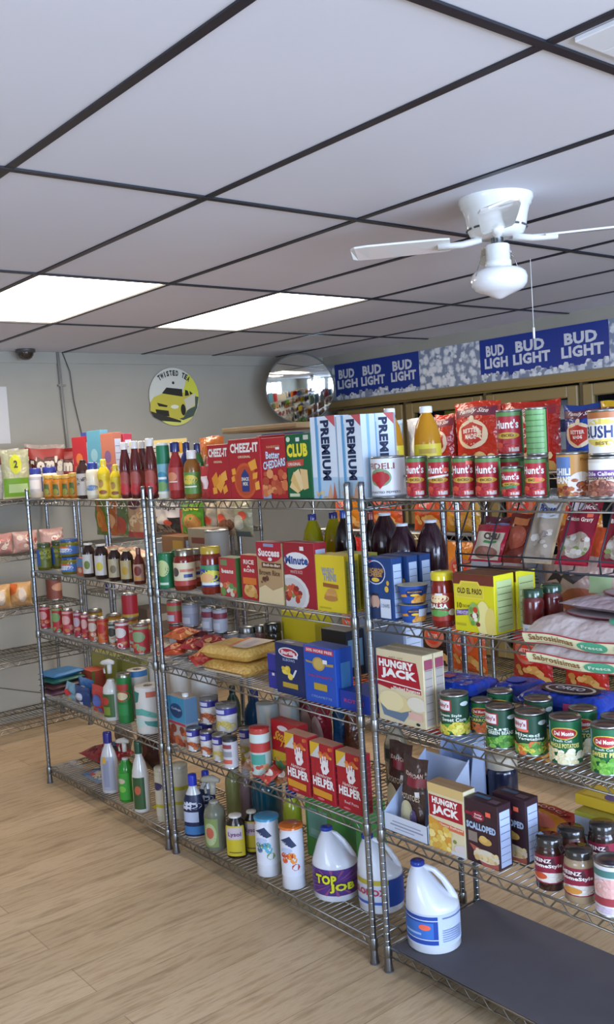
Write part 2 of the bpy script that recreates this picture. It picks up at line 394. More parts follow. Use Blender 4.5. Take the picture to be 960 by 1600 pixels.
for i in range(len(dy)-1):
    y1, y0 = dy[i]-.02, dy[i+1]+.02; n += 1; mb = MB(); f = .075
    if y1 < 1.2: continue
    for a, b, c, d in ((y0, y0+f, .13, 1.97), (y1-f, y1, .13, 1.97), (y0+f, y1-f, 1.97-f, 1.97), (y0+f, y1-f, .13, .13+f)): mb.box(XW-.03, a, c, XW+.03, b, d, GOLD2, .006)
    mb.box(XW-.035, y0+.02, .8, XW-.06, y0+.045, 1.3, 'm:#8a8a86:.3')
    o = struct('door_%d' % n, mb); g = MB(); g.box(XW-.004, y0+f, .13+f, XW+.004, y1-f, 1.97-f, 'pane'); g.build('glass', o)
    # stocked drink cartons right behind the glass
mb = MB()
for z in (.25, .7, 1.15, 1.55): mb.box(XW+.14, YB+.1, z, XW+.7, YW-.1, z+.015, '#6d7077')
tag(mb.build('cooler_racks'), kind='structure')
rg = random.Random(4); n = 0
CC = ['#28459a', '#2f5fb0', '#c9cf5a', '#e2e6e2', '#3b6fb8', '#2a7a50', '#31489c', '#b9c8d8']
for y in [1.6+.31*i for i in range(13)]:
    if abs(((y-3.51)/.78) % 1) < .08: continue
    col = CC[n % 8]; n += 1; hh = .27+.03*(n % 3); m = MB()
    m.box(-.13, -.1, 0, .13, .1, hh, col, .003); art(m, lambda u, v, l, h_=hh: (-.13+.26*u, -.1-l, v*h_), [('r', 0, .35, 1, .6, '#dfe6ee' if n % 2 else '#203878'), ('t', 'COLD', .2, .4, .8, .55, '#203878' if n % 2 else '#dfe6ee')] if False else [('r', 0, .35, 1, .6, '#dfe6ee' if n % 2 else '#203878'), ('e', .5, .75, .2, .14, '#e8e8e0')])
    o = m.build('drink_carton', loc=(XW+.26, y, 1.566), rot=R_(-90))
    nm = {'#28459a': 'deep blue', '#2f5fb0': 'mid blue', '#c9cf5a': 'lime yellow', '#e2e6e2': 'white', '#3b6fb8': 'sky blue', '#2a7a50': 'green', '#31489c': 'indigo', '#b9c8d8': 'pale grey'}[col]
    tag(o, '%s drink carton behind the cooler glass, %s' % (nm, 'with a white band' if n % 2 else 'with a navy band'), 'drink carton', 'drink cartons behind the cooler glass')
    if n % 16 > 8: o['label'] = '%s drink carton behind the cooler glass, nearer the camera, %s' % (nm, 'with a white band' if n % 2 else 'with a navy band')
# ------------------------------------------------------------------ beer banner
def banner():
    xf = XW-.004; root = empty('beer_banner', (xf, 4.5, 2.06), R_(-90)); tag(root, 'long blue beer banner with white lettering and ice above the glass coolers', 'banner')
    y_l = 5.95; y_r = 1.9; z1 = .29
    S = lambda yy, z, l: (4.5-yy, -l, z)                    # root's local x runs to the right along the wall
    def panel(a, b, nm, ops, col):
        m = MB(); m.box(4.5-a, -.002, 0, 4.5-b, 0, z1, col); ASP[0] = (a-b)/z1
        art(m, lambda u, v, l: (4.5-a+u*(a-b), -.002-l, v*z1), ops); return m.build(nm, root)
    blue = '#1d3a93'
    def ice(seed, k=1):
        rg = random.Random(seed); o = []
        for i in range(9):
            c0 = (i+.5)/9; r_ = rg.uniform(.07, .1); t = rg.uniform(.08, .24)
            o.append(('p', [(max(0, c0-r_), 0), (max(0, c0-r_), t*.6), (max(0, c0-r_*.4), t), (min(1, c0+r_*.5), t*.95), (min(1, c0+r_), t*.5), (min(1, c0+r_), 0)], ('ice', '#d9e0ea', 'ice')[i % 3]))
        return o+[('b', .05, .02, .95, .16, ['#eef1f5', '#8492ad', 'ice'], 12, .035, seed)]
    def card(a, b, sx0, sx1, cut=None):
        ops = [('r', .0, 0, .006, 1, '#16307c')]
        ops += [('t', 'BUD', sx0+.08*(sx1-sx0), .58, sx0+.86*(sx1-sx0), .84, '#dfe4ec', .045), ('t', cut or 'LIGHT', sx0, .3, sx1, .55, '#dfe4ec', .045)]
        return ops
    for a, b, s0, s1, cut in ((5.86, 5.58, .1, .97, 'LIGH'), (5.58, 5.24, .1, .9, None), (5.24, 4.906, .1, .9, None), (4.32, 4.075, .16, .98, 'LIGH'), (4.075, 3.68, .1, .86, None), (3.68, 3.3, .08, .9, None), (2.66, 2.3, .1, .9, None), (2.3, 1.94, .1, .9, None)):
        panel(a, b, 'lettered_panel', card(a, b, s0, s1, cut)+ice(int(a*100)), blue)
    for a, b in ((4.906, 4.32), (3.3, 2.66)): panel(a, b, 'ice_panel', [('b', .03, .05, .97, .95, ['#eef1f5', '#7f8da4', '#dfe5ec'], 26, .022, 5)], 'ice')
    panel(6.0, 5.86, 'ice_panel', [], 'ice')
banner()
# ------------------------------------------------------------------ ceiling lights
for i, (x, st) in enumerate(((1.6154, TROFFER), (2.8354, TROFFER_BACK))):
    root = tag(empty('ceiling_light', (x+.305, 3.5922+.61, HC)), ['lit rectangular ceiling light at the left edge, above the bread rack', 'lit rectangular ceiling light right of the first, nearer the round mirror'][i], 'ceiling light', 'recessed ceiling lights')
    m = MB(); m.box(-.29, -.595, .004, .29, .595, .008, 'e:#ffeeda:%g' % st); m.build('diffuser', root)
    m = MB()
    for a in ((-.305, -.61, -.29, .61), (.29, -.61, .305, .61), (-.29, -.61, .29, -.595), (-.29, .595, .29, .61)): m.box(a[0], a[1], .0, a[2], a[3], .03, '#d8d4cc')
    m.box(-.3, -.6, .03, .3, .6, .05, '#d8d4cc'); m.build('frame', root)
# ceiling vent by the top right corner
root = tag(empty('ceiling_vent', (1.31+.61, 1.1522-.33, HC)), 'white square air vent with a grey grille in the ceiling corner', 'air vent')
m = MB()
for a in ((-.28, -.28, -.19, .28), (.19, -.28, .28, .28), (-.19, -.28, .19, -.19), (-.19, .19, .19, .28)): m.box(a[0], a[1], -.012, a[2], a[3], -.001, '#dcdcdf', .002)
m.build('frame', root); m = MB(); m.box(-.19, -.19, -.006, .19, .19, -.001, '#a8a29c')
for i in range(12): m.box(-.19, -.18+.032*i, -.01, .19, -.168+.032*i, -.006, '#b4aea8')
m.build('grille', root)
# ceiling fan
FX, FY = 2.464, 1.974
root = tag(empty('ceiling_fan', (FX, FY, HC)), 'white hugger ceiling fan with a schoolhouse glass globe light', 'ceiling fan')
Wf = 'g:#e9ebe8'
m = MB(); m.lathe([(.119, 0), (.119, -.012), (.114, -.02), (.112, -.028), (.106, -.034), (.1, -.06), (.093, -.1), (.084, -.118), (.056, -.126), (.0001, -.126)], Wf, 40)
for i in range(14):
    a = 2*PI*i/14; p = []
    for t in (-1, -.5, 0, .5, 1): q = a+t*.14; p.append((.0955*math.cos(q), .0955*math.sin(q), -.098))
    m.tube(p, .0035, '#55585c', 4)
m.build('motor_housing', root)
m = MB(); m.lathe([(.02, -.12), (.02, -.15)], 'm:#777a7c:.3', 16); m.lathe([(.036, -.148), (.039, -.153), (.039, -.198), (.042, -.201), (.042, -.218), (.034, -.222)], Wf, 32); m.build('light_fitter', root)
m = MB(); m.lathe([(.036, -.218), (.042, -.221), (.074, -.229), (.087, -.241), (.091, -.257), (.088, -.276), (.075, -.292), (.052, -.301), (.028, -.311), (.011, -.319), (.0001, -.321)], 'g:#eeeeee', 40)
m.build('glass_globe', root)
for i in range(4):
    a = R_(40+90*i); m = MB(); d = Vector((math.cos(a), math.sin(a), 0)); n_ = Vector((-d.y, d.x, 0)); vs = []
    for r_, w_ in ((.15, .042), (.18, .05), (.3, .056), (.42, .06), (.46, .052), (.475, .03)):
        for sg in (-1, 1):
            for dz in (0, .006): vs.append(d*r_+n_*w_*sg+Vector((0, 0, -.128-dz+sg*.009)))
    fs = []
    for j in range(5): b = j*4; fs += [(b, b+4, b+6, b+2), (b+1, b+3, b+7, b+5), (b, b+1, b+5, b+4), (b+2, b+6, b+7, b+3)]
    fs += [(0, 2, 3, 1), (20, 21, 23, 22)]
    m.add(vs, fs, Wf); bl = m.build('blade', root)
    m = MB(); m.tube([d*.05+Vector((0, 0, -.126)), d*.11+Vector((0, 0, -.136)), d*.19+Vector((0, 0, -.137))], .011, Wf, 8, flat=1.6); m.build('blade_bracket', bl)
m = MB()
for sg in (-1, 1): m.tube([(sg*.04, -.02*sg, -.18), (sg*.055, -.02*sg, -.185), (sg*.078, -.02*sg, -.225), (sg*.09, -.02*sg, -.25)], .0015, 'm:#9a9a9a:.3', 5)
m.build('globe_clip', root)
m = MB(); m.tube([(.075, -.07, -.2), (.076, -.07, -.42)], .0012, '#d8d8d2', 5); m.tube([(.076, -.07, -.42), (.076, -.07, -.455)], .004, '#e8e8e2', 6); m.build('pull_chain', root)

# ------------------------------------------------------------------ things on the walls
# round tin sign with a yellow race car
root = tag(empty('round_sign', (3.685, YW-.012, 2.12), 0), 'round white and yellow tin sign with a yellow race car on the back wall', 'sign')
m = MB(); n = 48; r = .212
vs = [(r*math.cos(2*PI*i/n), -.004, r*math.sin(2*PI*i/n)) for i in range(n)]+[(r*math.cos(2*PI*i/n), 0, r*math.sin(2*PI*i/n)) for i in range(n)]
m.add(vs, [tuple(range(n))]+[(i, (i+1) % n, n+(i+1) % n, n+i) for i in range(n)], '#d6d8cc')
Q = .212
S = lambda u, v, l: ((u)*Q, -.004-l, v*Q)
arc = [(math.cos(a), math.sin(a)) for a in [R_(-15+8.5*i) for i in range(9)]]
art(m, S, [('p', arc+[(.32, .05)], '#d3d84a'), ('p', [(math.cos(R_(a)), math.sin(R_(a))) for a in range(-150, -25, 8)]+[(.2, -.62)], '#d9dc70'),
    ('p', [(.99, -.02), (.7, .04), (.1, -.3), (.0, -.75), (.3, -.82), (.72, -.69), (.9, -.4)], '#4b5a50'),
    ('p', [(-.97, -.18), (-.82, .0), (-.45, .12), (.3, .14), (.62, .12), (.8, -.05), (.82, -.35), (.5, -.45), (.32, -.72), (-.2, -.86), (-.8, -.72), (-1.0, -.5)], '#c9c04a'),
    ('p', [(-.5, .12), (-.3, .32), (.33, .26), (.33, .0)], '#26241c'), ('p', [(.42, .02), (.45, .24), (.56, .2), (.6, .04)], '#26241c'), ('p', [(.64, .06), (.62, .2), (.76, .1)], '#26241c'),
    ('p', [(.38, -.1), (.85, .12), (.82, -.3), (.45, -.5)], '#cfcdb8'), ('e', .32, -.46, .1, .2, '#22221e'), ('p', [(-.8, -.42), (-.28, -.48), (-.26, -.68), (-.75, -.62)], '#2a2618'), ('p', [(-.72, -.2), (-.3, -.3), (-.34, -.36), (-.66, -.32)], '#2a2618'),
    ('e', -.02, -.35, .16, .07, '#e9ecd4'), ('p', [(-1.0, -.48), (-.94, -.5), (.2, -.84), (.18, -.9), (-.6, -.82), (-.88, -.68)], '#35332c'),
    ('e', -.02, .48, .05, .05, '#3a3830')], 0)
for i, ch in enumerate('TWISTED TEA'):
    if ch == ' ': continue
    a = R_(128-8.0*i); cx, cz = .0+.93*math.cos(a)*.98, .02+.8*math.sin(a); vs, fs = glyphs(ch, .05); hw = .018 if ch == 'I' else (.065 if ch == 'W' else .05)
    ta = (a-PI/2)*.75
    P_ = []
    for p, q in vs:
        x_, z_ = (p-.5)*2*hw, (q-.5)*.19; P_.append((cx+x_*math.cos(ta)-z_*math.sin(ta), cz+x_*math.sin(ta)+z_*math.cos(ta)))
    m.add([S(p, q, .003) for p, q in P_], fs, '#2e2c28')
m.build('disc', root)
# convex mirror in the corner
mc = Vector((4.57, 5.62, 2.14)); az = math.atan2(mc.x, mc.y)
root = tag(empty('security_mirror', mc, -az), 'large round convex mirror in the far corner below the ceiling', 'convex mirror')
root.rotation_euler[0] = R_(4.5)
m = MB(); Rm = .262; n = 56; vs = []; fs = []; K = 10
for j in range(K+1):
    t = j/K; q = Rm*t; y = -.022*(1-t*t)
    for i in range(n): a = 2*PI*i/n; vs.append((q*math.cos(a), y, q*math.sin(a)))
for j in range(K):
    for i in range(n): a, b = j*n+i, j*n+(i+1) % n; fs.append((a, b, b+n, a+n))
m.add(vs, fs, 'm:#d8dcd8:.04', True); m.build('mirror_glass', root)
m = MB(); m.tube([(Rm*math.cos(2*PI*i/n), .004, Rm*math.sin(2*PI*i/n)) for i in range(n)], .008, '#5c605c', 8, closed=True); m.build('rim', root)
m = MB(); m.tube([(0, .0, .1), (.0, .2, .24), (0, .25, .28)], .012, '#4a4d4a', 8); m.build('bracket', root)
# dome camera, conduit, paper
root = tag(empty('dome_camera', (2.52, 5.9, HC)), 'small dark dome security camera on the ceiling at far left', 'security camera')
m = MB(); m.lathe([(.062, -.001), (.064, -.02), (.055, -.024)], '#4a4644', 28); m.build('base', root)
m = MB(); m.lathe([(.052, -.022), (.05, -.04), (.038, -.058), (.02, -.068), (.0001, -.07)], 'g:#3a3028', 28); m.build('dome', root)
m = MB(); m.tube([(2.79, YW-.016, HC-.002), (2.825, YW-.016, 1.45)], .011, '#8f8d86', 8)
for z in (2.2, 1.75): m.box(2.775, YW-.028, z, 2.83, YW-.001, z+.012, '#84827a')
tag(m.build('conduit_pipe'), 'grey conduit pipe running down the back wall at left', 'pipe')
m = MB(); m.tube([(2.825, YW-.018, HC-.004), (2.87, YW-.016, 2.3), (2.885, YW-.012, 2.1), (2.93, YW-.01, 1.85), (2.97, YW-.01, 1.6)], .0035, '#55534e', 6)
tag(m.build('hanging_cable'), 'thin dark cable drooping beside the conduit on the back wall', 'cable')
m = MB(); m.box(2.0, YW-.004, 1.83, 2.42, YW-.001, 2.2, '#cfcdca'); tag(m.build('paper_notice'), 'blank white paper sheet on the back wall at the left edge', 'paper')

# ------------------------------------------------------------------ wire shelving
def shelf_mesh(L, D, dens=.0254, cw='x'):
    """one wire shelf, L along local x, D along local y (front at y=0), top face at z=0"""
    m = MB(); rr = .0028
    for y in (0, D):
        m.tube([(.014, y, -.003), (L-.014, y, -.003)], .0035, CHROME, 6); m.tube([(.014, y, -.031), (L-.014, y, -.031)], .003, CHROME, 6)
        p = []; k = 0; x = .02; st = .0195
        while x < L-.02:
            zz = (-.006, -.006, -.029, -.029)[k % 4]; p.append((x, y, zz)); x += (st*.9 if k % 2 else st*.75)*1.1; k += 1
        m.tube(p, .0024, CHROME, 5)
    for x in (0, L):
        m.tube([(x, .014, -.003), (x, D-.014, -.003)], .0035, CHROME, 6); m.tube([(x, .014, -.031), (x, D-.014, -.031)], .003, CHROME, 6)
        p = []; k = 0; y = .02
        while y < D-.02: p.append((x, y, (-.006, -.006, -.029, -.029)[k % 4])); y += .018; k += 1
        m.tube(p, .0024, CHROME, 5)
    N = int(L/dens)
    for i in range(1, N): x = L*i/N; m.tube([(x, 0, -.0022), (x, D, -.0022)], .002, CHROME, 5)
    for t in (.25, .5, .75): m.tube([(0, D*t, -.0062), (L, D*t, -.0062)], .0026, CHROME, 5)
    for x in (0, L):
        for y in (0, D): m.lathe([(.0125, -.036), (.0145, -.03), (.0135, .0), (.0125, .002)], 'm:#8d8e8c:.3', 14, x, y)
    return m
def post_mesh(H):
    m = MB(); p = [(.0103, .03)]; z = .05
    while z < H-.03: p += [(.0103, z-.0006), (.0103, z), (.0097, z+.0006), (.0097, z+.0018), (.0103, z+.0024), (.0103, z+.003)]; z += .0254
    p += [(.0103, H-.012)]; m.lathe(p, 'm:#9aa0a7:.22', 14)
    m.lathe([(.0109, H-.014), (.0109, H-.002), (.007, H), (.0001, H+.001)], 'm:#7f8184:.35', 14)
    m.lathe([(.0145, .002), (.015, .008), (.0122, .03), (.0122, .075), (.0104, .08)], 'm:#85868a:.35', 14); m.lathe([(.016, 0), (.0165, .004)], '#55555a', 14)
    return m
def rack(label, x, y, rot, L, D, zs, H, group='chrome wire shelving units', liner=False):
    root = tag(empty('wire_shelving_unit', (x, y, 0), rot), label, 'shelving unit', group)
    key = (L, D); sm = SH.get(key)
    for z in zs:
        if sm is None: o = shelf_mesh(L, D).build('wire_shelf', root); sm = SH[key] = o.data
        else: o = bpy.data.objects.new('wire_shelf', sm); COL.objects.link(o); o.parent = root
        o.location = (0, 0, z-.0016)
    for px in (0, L):
        for py in (0, D):
            if H not in SH: o = post_mesh(H).build('post', root); SH[H] = o.data
            else: o = bpy.data.objects.new('post', SH[H]); COL.objects.link(o); o.parent = root
            o.location = (px, py, 0)
    return root
SH = {}
Z = [.085, .461, .812, 1.128, 1.5]; FXX = 1.947; DD = .43; PH = 1.553
rack('chrome wire shelving unit nearest the camera, stocked with tomato cans on top', FXX, 2.128, R_(-90), 1.22, DD, Z, PH)
rack('chrome wire shelving unit in the middle, cracker boxes along its top', FXX, 3.413, R_(-90), 1.22, DD, Z, PH)
rack('chrome wire shelving unit at the far left end of the row, ketchup on top', FXX, 4.682, R_(-90), 1.21, DD, Z, PH)
WZ = [.1, .5, .81, 1.14, 1.48]
def wrack(label, x, L):
    return rack(label, x, 5.53, 0, L, .42, WZ, 1.53)
wr = wrack('wire rack against the back wall at the left edge, holding bread and chips', 1.45, 1.15)
m = MB(); m.tube([(0, .425, .45), (1.15, .425, .82)], .003, '#5a5752', 5); m.tube([(1.15, .425, .12), (0, .425, .5)], .003, '#5a5752', 5); m.build('cross_brace', wr)
wrack('wire rack against the back wall, half hidden behind the ketchup unit', 2.83, 1.22)
SZ = [.1, .48, .86, 1.2, 1.5]
rack('wire chip rack standing in the aisle by the coolers, nearer unit', 3.5, 2.95, R_(-90), 1.22, .43, SZ, 1.52)
rack('wire chip rack standing in the aisle by the coolers, farther unit', 3.5, 4.25, R_(-90), 1.22, .43, SZ, 1.52)
m = MB(); m.box(FXX-.0, .91+.02, Z[0]+.0, FXX+DD, 2.128-.022, Z[0]+.0035, 'mat'); m.build('liner_x')
o = bpy.data.objects['liner_x']; o.name = 'shelf_liner'; tag(o, 'dark grey plastic liner covering the bottom shelf under the bleach jug', 'shelf liner')

# ------------------------------------------------------------------ goods
def T(s, a, b, c, d, col='#f2efe8', bold=.03, sh=0, tilt=0): return ('t', s, a, b, c, d, col, bold, sh, tilt)
def Rr(a, b, c, d, col): return ('r', a, b, c, d, col)
def E(a, b, c, d, col): return ('e', a, b, c, d, col)
def P(pts, col): return ('p', pts, col)
def F(a, b, c, d, cols, n, sz, seed=1): return ('b', a, b, c, d, cols, n, sz, seed)
STK = '#ef6a50'
# ===== top shelf, middle unit: cracker boxes
red = '#b3202a'
cheese = [T('CHEEZ-IT', .06, .77, .95, .93, '#f5efe6', .045), T('ORIGINAL', .3, .66, .7, .7, '#f2dcb0', .02)]
carton('cracker_box', 'red cheese cracker box with orange square crackers, leftmost of the cracker boxes', 'cracker box', (2.9268, 0.1449, 0.202), 1.965, Z[4], .065, red, cheese+[P([(.3, .25), (.55, .45), (.78, .3), (.55, .1)], '#f0a63c'), P([(.15, .38), (.4, .5), (.5, .3), (.25, .2)], '#e8952c'), P([(.6, .45), (.85, .52), (.9, .35), (.66, .3)], '#f3b04a'), P([(.2, .08), (.4, .1), (.38, .22), (.18, .2)], '#f0a63c'), P([(.7, .08), (.9, .14), (.84, .26), (.66, .2)], '#efa23a')])
carton('cracker_box', 'red cheese cracker box with a round orange snack emblem, taller than its left neighbour', 'cracker box', (2.7507, 0.201, 0.215), 1.96, Z[4], .065, red, cheese[:1]+[T('ORIGINAL', .3, .68, .7, .72, '#f2dcb0', .02), E(.5, .3, .36, .3, '#d2592e'), E(.5, .3, .3, .25, '#c04a28'), P([(.38, .4), (.5, .5), (.62, .4), (.62, .12), (.38, .12)], '#2a3a7a'), T('SNACK', .38, .3, .62, .36, '#efe6d0'), T('MIX', .42, .22, .58, .28, '#efe6d0'), P([(.62, .6), (.85, .66), (.9, .5), (.7, .46)], '#f0a63c'), P([(.75, .42), (.9, .44), (.88, .34), (.74, .32)], '#f0a63c'), P([(.08, .5), (.2, .52), (.22, .42), (.1, .4)], '#f0a63c'), P([(.82, .14), (.95, .16), (.93, .3), (.8, .26)], '#f3b04a'), P([(.06, .36), (.16, .4), (.18, .3), (.08, .28)], '#f0a63c')])
carton('cracker_box', 'red cheddar cracker box with blue and white lettering beside the green box', 'cracker box', (2.5842, 0.153, 0.211), 1.965, Z[4], .065, '#b2252c', [T('NABISCO', .25, .83, .75, .87, '#d8a070'), T('Better', .2, .65, .75, .78, '#3f6fb0', .05), T('Better', .21, .655, .74, .775, '#e8eef4', .02), T('CHEDDARS', .08, .5, .95, .64, '#3f6fb0', .06, 0, .06), T('CHEDDARS', .09, .505, .94, .635, '#edf1f4', .02, 0, .06), F(.1, .08, .92, .42, ['#d8784a', '#c25a38', '#e39a62', '#b84a30'], 26, .12, 4), Rr(.0, .0, .35, .07, '#9ab0cc'), Rr(.6, .8, .75, .84, '#f0e8e0')])
carton('cracker_box', 'red cracker box standing behind the cheddar crackers, only its top showing', 'cracker box', (2.7485, 0.1823, 0.224), 2.08, Z[4], .07, '#a81f28', [Rr(.2, .88, .8, .95, '#d9b04a')])
carton('cracker_box', 'dark green cracker box with big yellow lettering and fanned crackers', 'cracker box', (2.4484, 0.1399, 0.217), 1.965, Z[4], .065, '#17603a', [T('CLUB', .06, .64, .88, .85, '#e9d838', .06), T('CLUB', .07, .65, .87, .84, '#efe23e', .03), P([(.02, .48), (.7, .51), (.72, .61), (.02, .58)], '#c04a3a'), T('ORIGINAL', .08, .51, .6, .56, '#f0d8c8'), P([(.1, .18), (.42, .08), (.56, .14), (.26, .32)], '#e9c98a'), P([(.16, .28), (.5, .1), (.6, .2), (.3, .42)], '#dfb872'), P([(.3, .4), (.55, .12), (.72, .18), (.5, .46)], '#ecd09a'), P([(.55, .46), (.66, .13), (.86, .16), (.84, .44)], '#e4c084'), Rr(.1, .03, .5, .08, '#cfd8b0'), Rr(.45, .88, .6, .94, '#dfe4e0'), Rr(.75, .9, .95, .97, '#c8c8b8'), E(.15, .92, .08, .04, '#cfe0c0')])
prem = [Rr(0, 0, 1, 1, '#dbe5ee'), Rr(0, 0, 1, .26, '#b4d0e4'), Rr(.2, .0, .3, 1, '#5f9fcf'), Rr(.3, .02, .34, .9, '#9cc4de'), P([(.62, 1), (1, 1), (1, .86)], '#c65a5e'), P([(.55, 0), (.7, .18), (.8, 0)], '#d9a888'), P([(.78, 0), (.86, .2), (.94, 0)], '#c2664a'), ('T', 'PREMIUM', .42, .22, .76, .95, '#1d2b4e', .05), F(.1, .0, .5, .08, ['#c9b08a', '#d8c4a0'], 6, .07, 3)]
for i, (g, lb) in enumerate((((2.3169, 0.1277, 0.265), 'tall white and blue saltine box, leftmost of three, beside the green cracker box'), ((2.1917, 0.1167, 0.26), 'tall white and blue saltine box, middle of three, behind the twin post tops'), ((2.162, .085, 0.262), 'tall white and blue saltine box, rightmost of three, set back behind the big pepper can'))):
    carton('saltine_box', lb, 'cracker box', g, (1.967, 1.967, 2.03)[i], Z[4], .06, '#cfdce8', prem, [Rr(0, 0, 1, 1, '#cfdce8'), Rr(.4, 0, .6, 1, '#8fbcdc')], rot=(0, 0, 40)[i], group='saltine boxes on the top shelf')
bottle('plastic_tub', 'blue plastic tub under a sheet of cardboard behind the green cracker box', 'tub', (2.9149, 0.0855, 0.244), 2.27, Z[4], 'tub', 'g:#28509a', 'g:#2c58a6', caph=.02, capr=1.0)
m = MB(); m.box(-.2, -.15, 0, .2, .15, .022, 'cardboard', .003); m.box(-.19, -.151, .004, .19, -.15, .007, '#7d6540'); tag(m.build('cardboard_sheet', loc=(2.3, 2.9449, Z[4]+0.243+.002), rot=R_(-80)), 'flat brown cardboard sheet lying on the blue tub below the mirror', 'cardboard')
# ===== top shelf, nearest unit: cans
big = [Rr(0, 0, 1, 1, '#dfe0e2'), T('FIDELI', .12, .72, .62, .88, '#8d4a42', .02), E(.36, .5, .2, .24, '#7c9a72'), P([(.3, .65), (.22, .45), (.36, .2), (.5, .42), (.44, .66)], '#b3202a'), E(.27, .5, .09, .12, '#c12a30'), E(.45, .5, .08, .12, '#a81c26'), T('ROASTED PEPPERS', .16, .08, .7, .14, '#55565c', .01), E(.82, .5, .02, .04, '#8a8c90'), E(.88, .5, .02, .04, '#8a8c90'), Rr(0, .0, 1, .03, '#9aa0aa')]
can('food_can', 'large white can with red peppers on its label, biggest can on the top shelf', 'can', (2.0661, 0.0527, 0.127), 2.006, Z[4], '#dfe0e2', big)
tom = [Rr(0, 0, 1, 1, '#b32532'), Rr(.75, 0, 1, 1, '#4f7f4a'), Rr(.8, .1, .97, .9, '#7fb070'), Rr(0, .9, .75, 1, '#5f8a4c'), T("Hunt's", .12, .6, .68, .82, '#f4f0ec', .03), T('TOMATOES', .18, .4, .62, .47, '#8a4a1c', .02), E(.42, .43, .27, .08, '#c9a23c'), T('DICED', .3, .4, .55, .47, '#5d2a12', .03), F(.08, .08, .72, .3, ['#cf4236', '#a51d28', '#d9533c'], 12, .1, 7), Rr(.45, .04, .66, .14, '#d7c9c2')]
def stk(u, v): return [Rr(u, v, u+.16, v+.1, STK)]
tc = (((1.9279, 0.0309, 0.123), 'leftmost of the front row tomato cans, right against the white pepper can', 0, tom, 42), ((1.8383, 0.0329, 0.12), 'second tomato can of the front row, with a white swoosh and orange sticker', 1, tom+[P([(.05, .5), (.7, .58), (.7, .52), (.05, .44)], '#eae4da')]+stk(.55, .64), 42), ((1.7472, 0.032, 0.117), 'third tomato can of the front row, orange price sticker at its top', 0, tom+stk(.5, .83), 48), ((1.663, 0.0329, 0.114), 'fourth tomato can of the front row, left of the small one', 0, tom, 42), ((1.5026, 0.0297, 0.106), 'tomato can with an orange sticker on its middle, right of the small can', 0, tom+stk(.45, .4), 36))
for g, lb, q, a, rt_ in tc: can('tomato_can', lb, 'can', g, 1.99, Z[4], '#b32532', a, rot=rt_, group='tomato cans on the top shelf')
can('tomato_can', 'small tomato can in the front row between two taller ones', 'can', (1.5758, 0.0278, 0.084), 1.985, Z[4], '#b32532', [q if q[0] != 't' else q for q in tom]+[P([(.1, .35), (.6, .4), (.6, .3), (.1, .25)], '#3f7f50')], rot=34, group='tomato cans on the top shelf')
g1 = can('tomato_can', 'tomato can behind the small one, carrying the raised can with a red label', 'can', (1.6502, 0.0353, 0.109), 2.075, Z[4], '#b32532', tom, rot=20, group='tomato cans on the top shelf')
g2 = can('tomato_can', 'tomato can in the second row carrying the can turned to its green side', 'can', (1.5623, 0.0292, 0.106), 2.075, Z[4], '#b32532', tom, rot=-60, group='tomato cans on the top shelf')
ha, hb = ((1.6502, 0.0353, 0.109))[2], ((1.5623, 0.0292, 0.106))[2]
can('tomato_can', 'raised tomato can with red label front, stacked on the second row', 'can', ((1.6502, 0.0353, 0.109))[:2]+(.125,), 2.075, Z[4]+ha+.001, '#b32532', tom, rot=42, group='tomato cans on the top shelf')
nut = [Rr(0, 0, 1, 1, '#74a968')]+[Rr(.1, .1+.13*i, .72, .112+.13*i, '#35553a') for i in range(7)]+[Rr(.82, 0, 1, 1, '#b32532')]
can('tomato_can', 'raised can turned to its plain green nutrition side, stacked on the second row', 'can', ((1.5612, 0.0283, 0.106))[:2]+(.128,), 2.075, Z[4]+hb+.001, '#74a968', nut, rot=36, group='tomato cans on the top shelf')
can('bean_can', 'orange chili beans can with a bowl of beans on its label', 'can', (1.3967, 0.0391, 0.114), 1.995, Z[4], '#c8924a', [Rr(0, 0, 1, 1, '#c8924a'), Rr(.05, .45, .42, .95, '#5e7fb5'), T('CHILI', .07, .5, .42, .68, '#f0eee6', .05), T('BEANS', .06, .3, .42, .48, '#f0eee6', .05), Rr(.05, .3, .06, .95, '#33518c'), E(.62, .28, .26, .3, '#e6ddd0'), F(.4, .04, .82, .42, ['#9c4a2c', '#b8643a', '#7c3320', '#d8a890'], 22, .07, 2), F(.05, .04, .4, .22, ['#9c4a2c', '#7c3320'], 8, .06, 9), T('Premium', .6, .84, .9, .92, '#8b5a20', .01)], rot=42)
bush = lambda c: [Rr(0, 0, 1, 1, c), Rr(.04, .55, .8, .72, '#f1efe8'), T("BUSH'S", .06, .66, .62, .86, '#20356e', .035), Rr(.0, .6, .9, .62, '#c9a940'), F(.05, .04, .62, .3, ['#9a5c48', '#7c4030', '#b88068', '#6a3428'], 26, .08, 6)]
bush2 = [Rr(0, 0, 1, 1, '#e2dcd0'), Rr(0, .72, 1, .9, '#f1efe8'), Rr(0, .52, 1, .7, '#6a3f86'), T('Chile Caliente', .03, .55, .6, .66, '#efe6f0', .03), Rr(0, .44, 1, .52, '#4f3a34'), T('PINTO BEANS', .05, .45, .5, .51, '#d8c8b0', .02), E(.3, .22, .3, .22, '#9a5c48'), F(.06, .06, .56, .38, ['#9a5c48', '#7c4030', '#b88068', '#6a3428'], 26, .07, 6)]
can('bean_can', 'large pinto bean can with a purple band at the right edge of the top shelf', 'can', (1.2955, 0.0439, 0.101), 1.99, Z[4], '#e2dcd0', bush2, rot=48)
bh = ((1.2955, 0.0439, 0.101))[2]
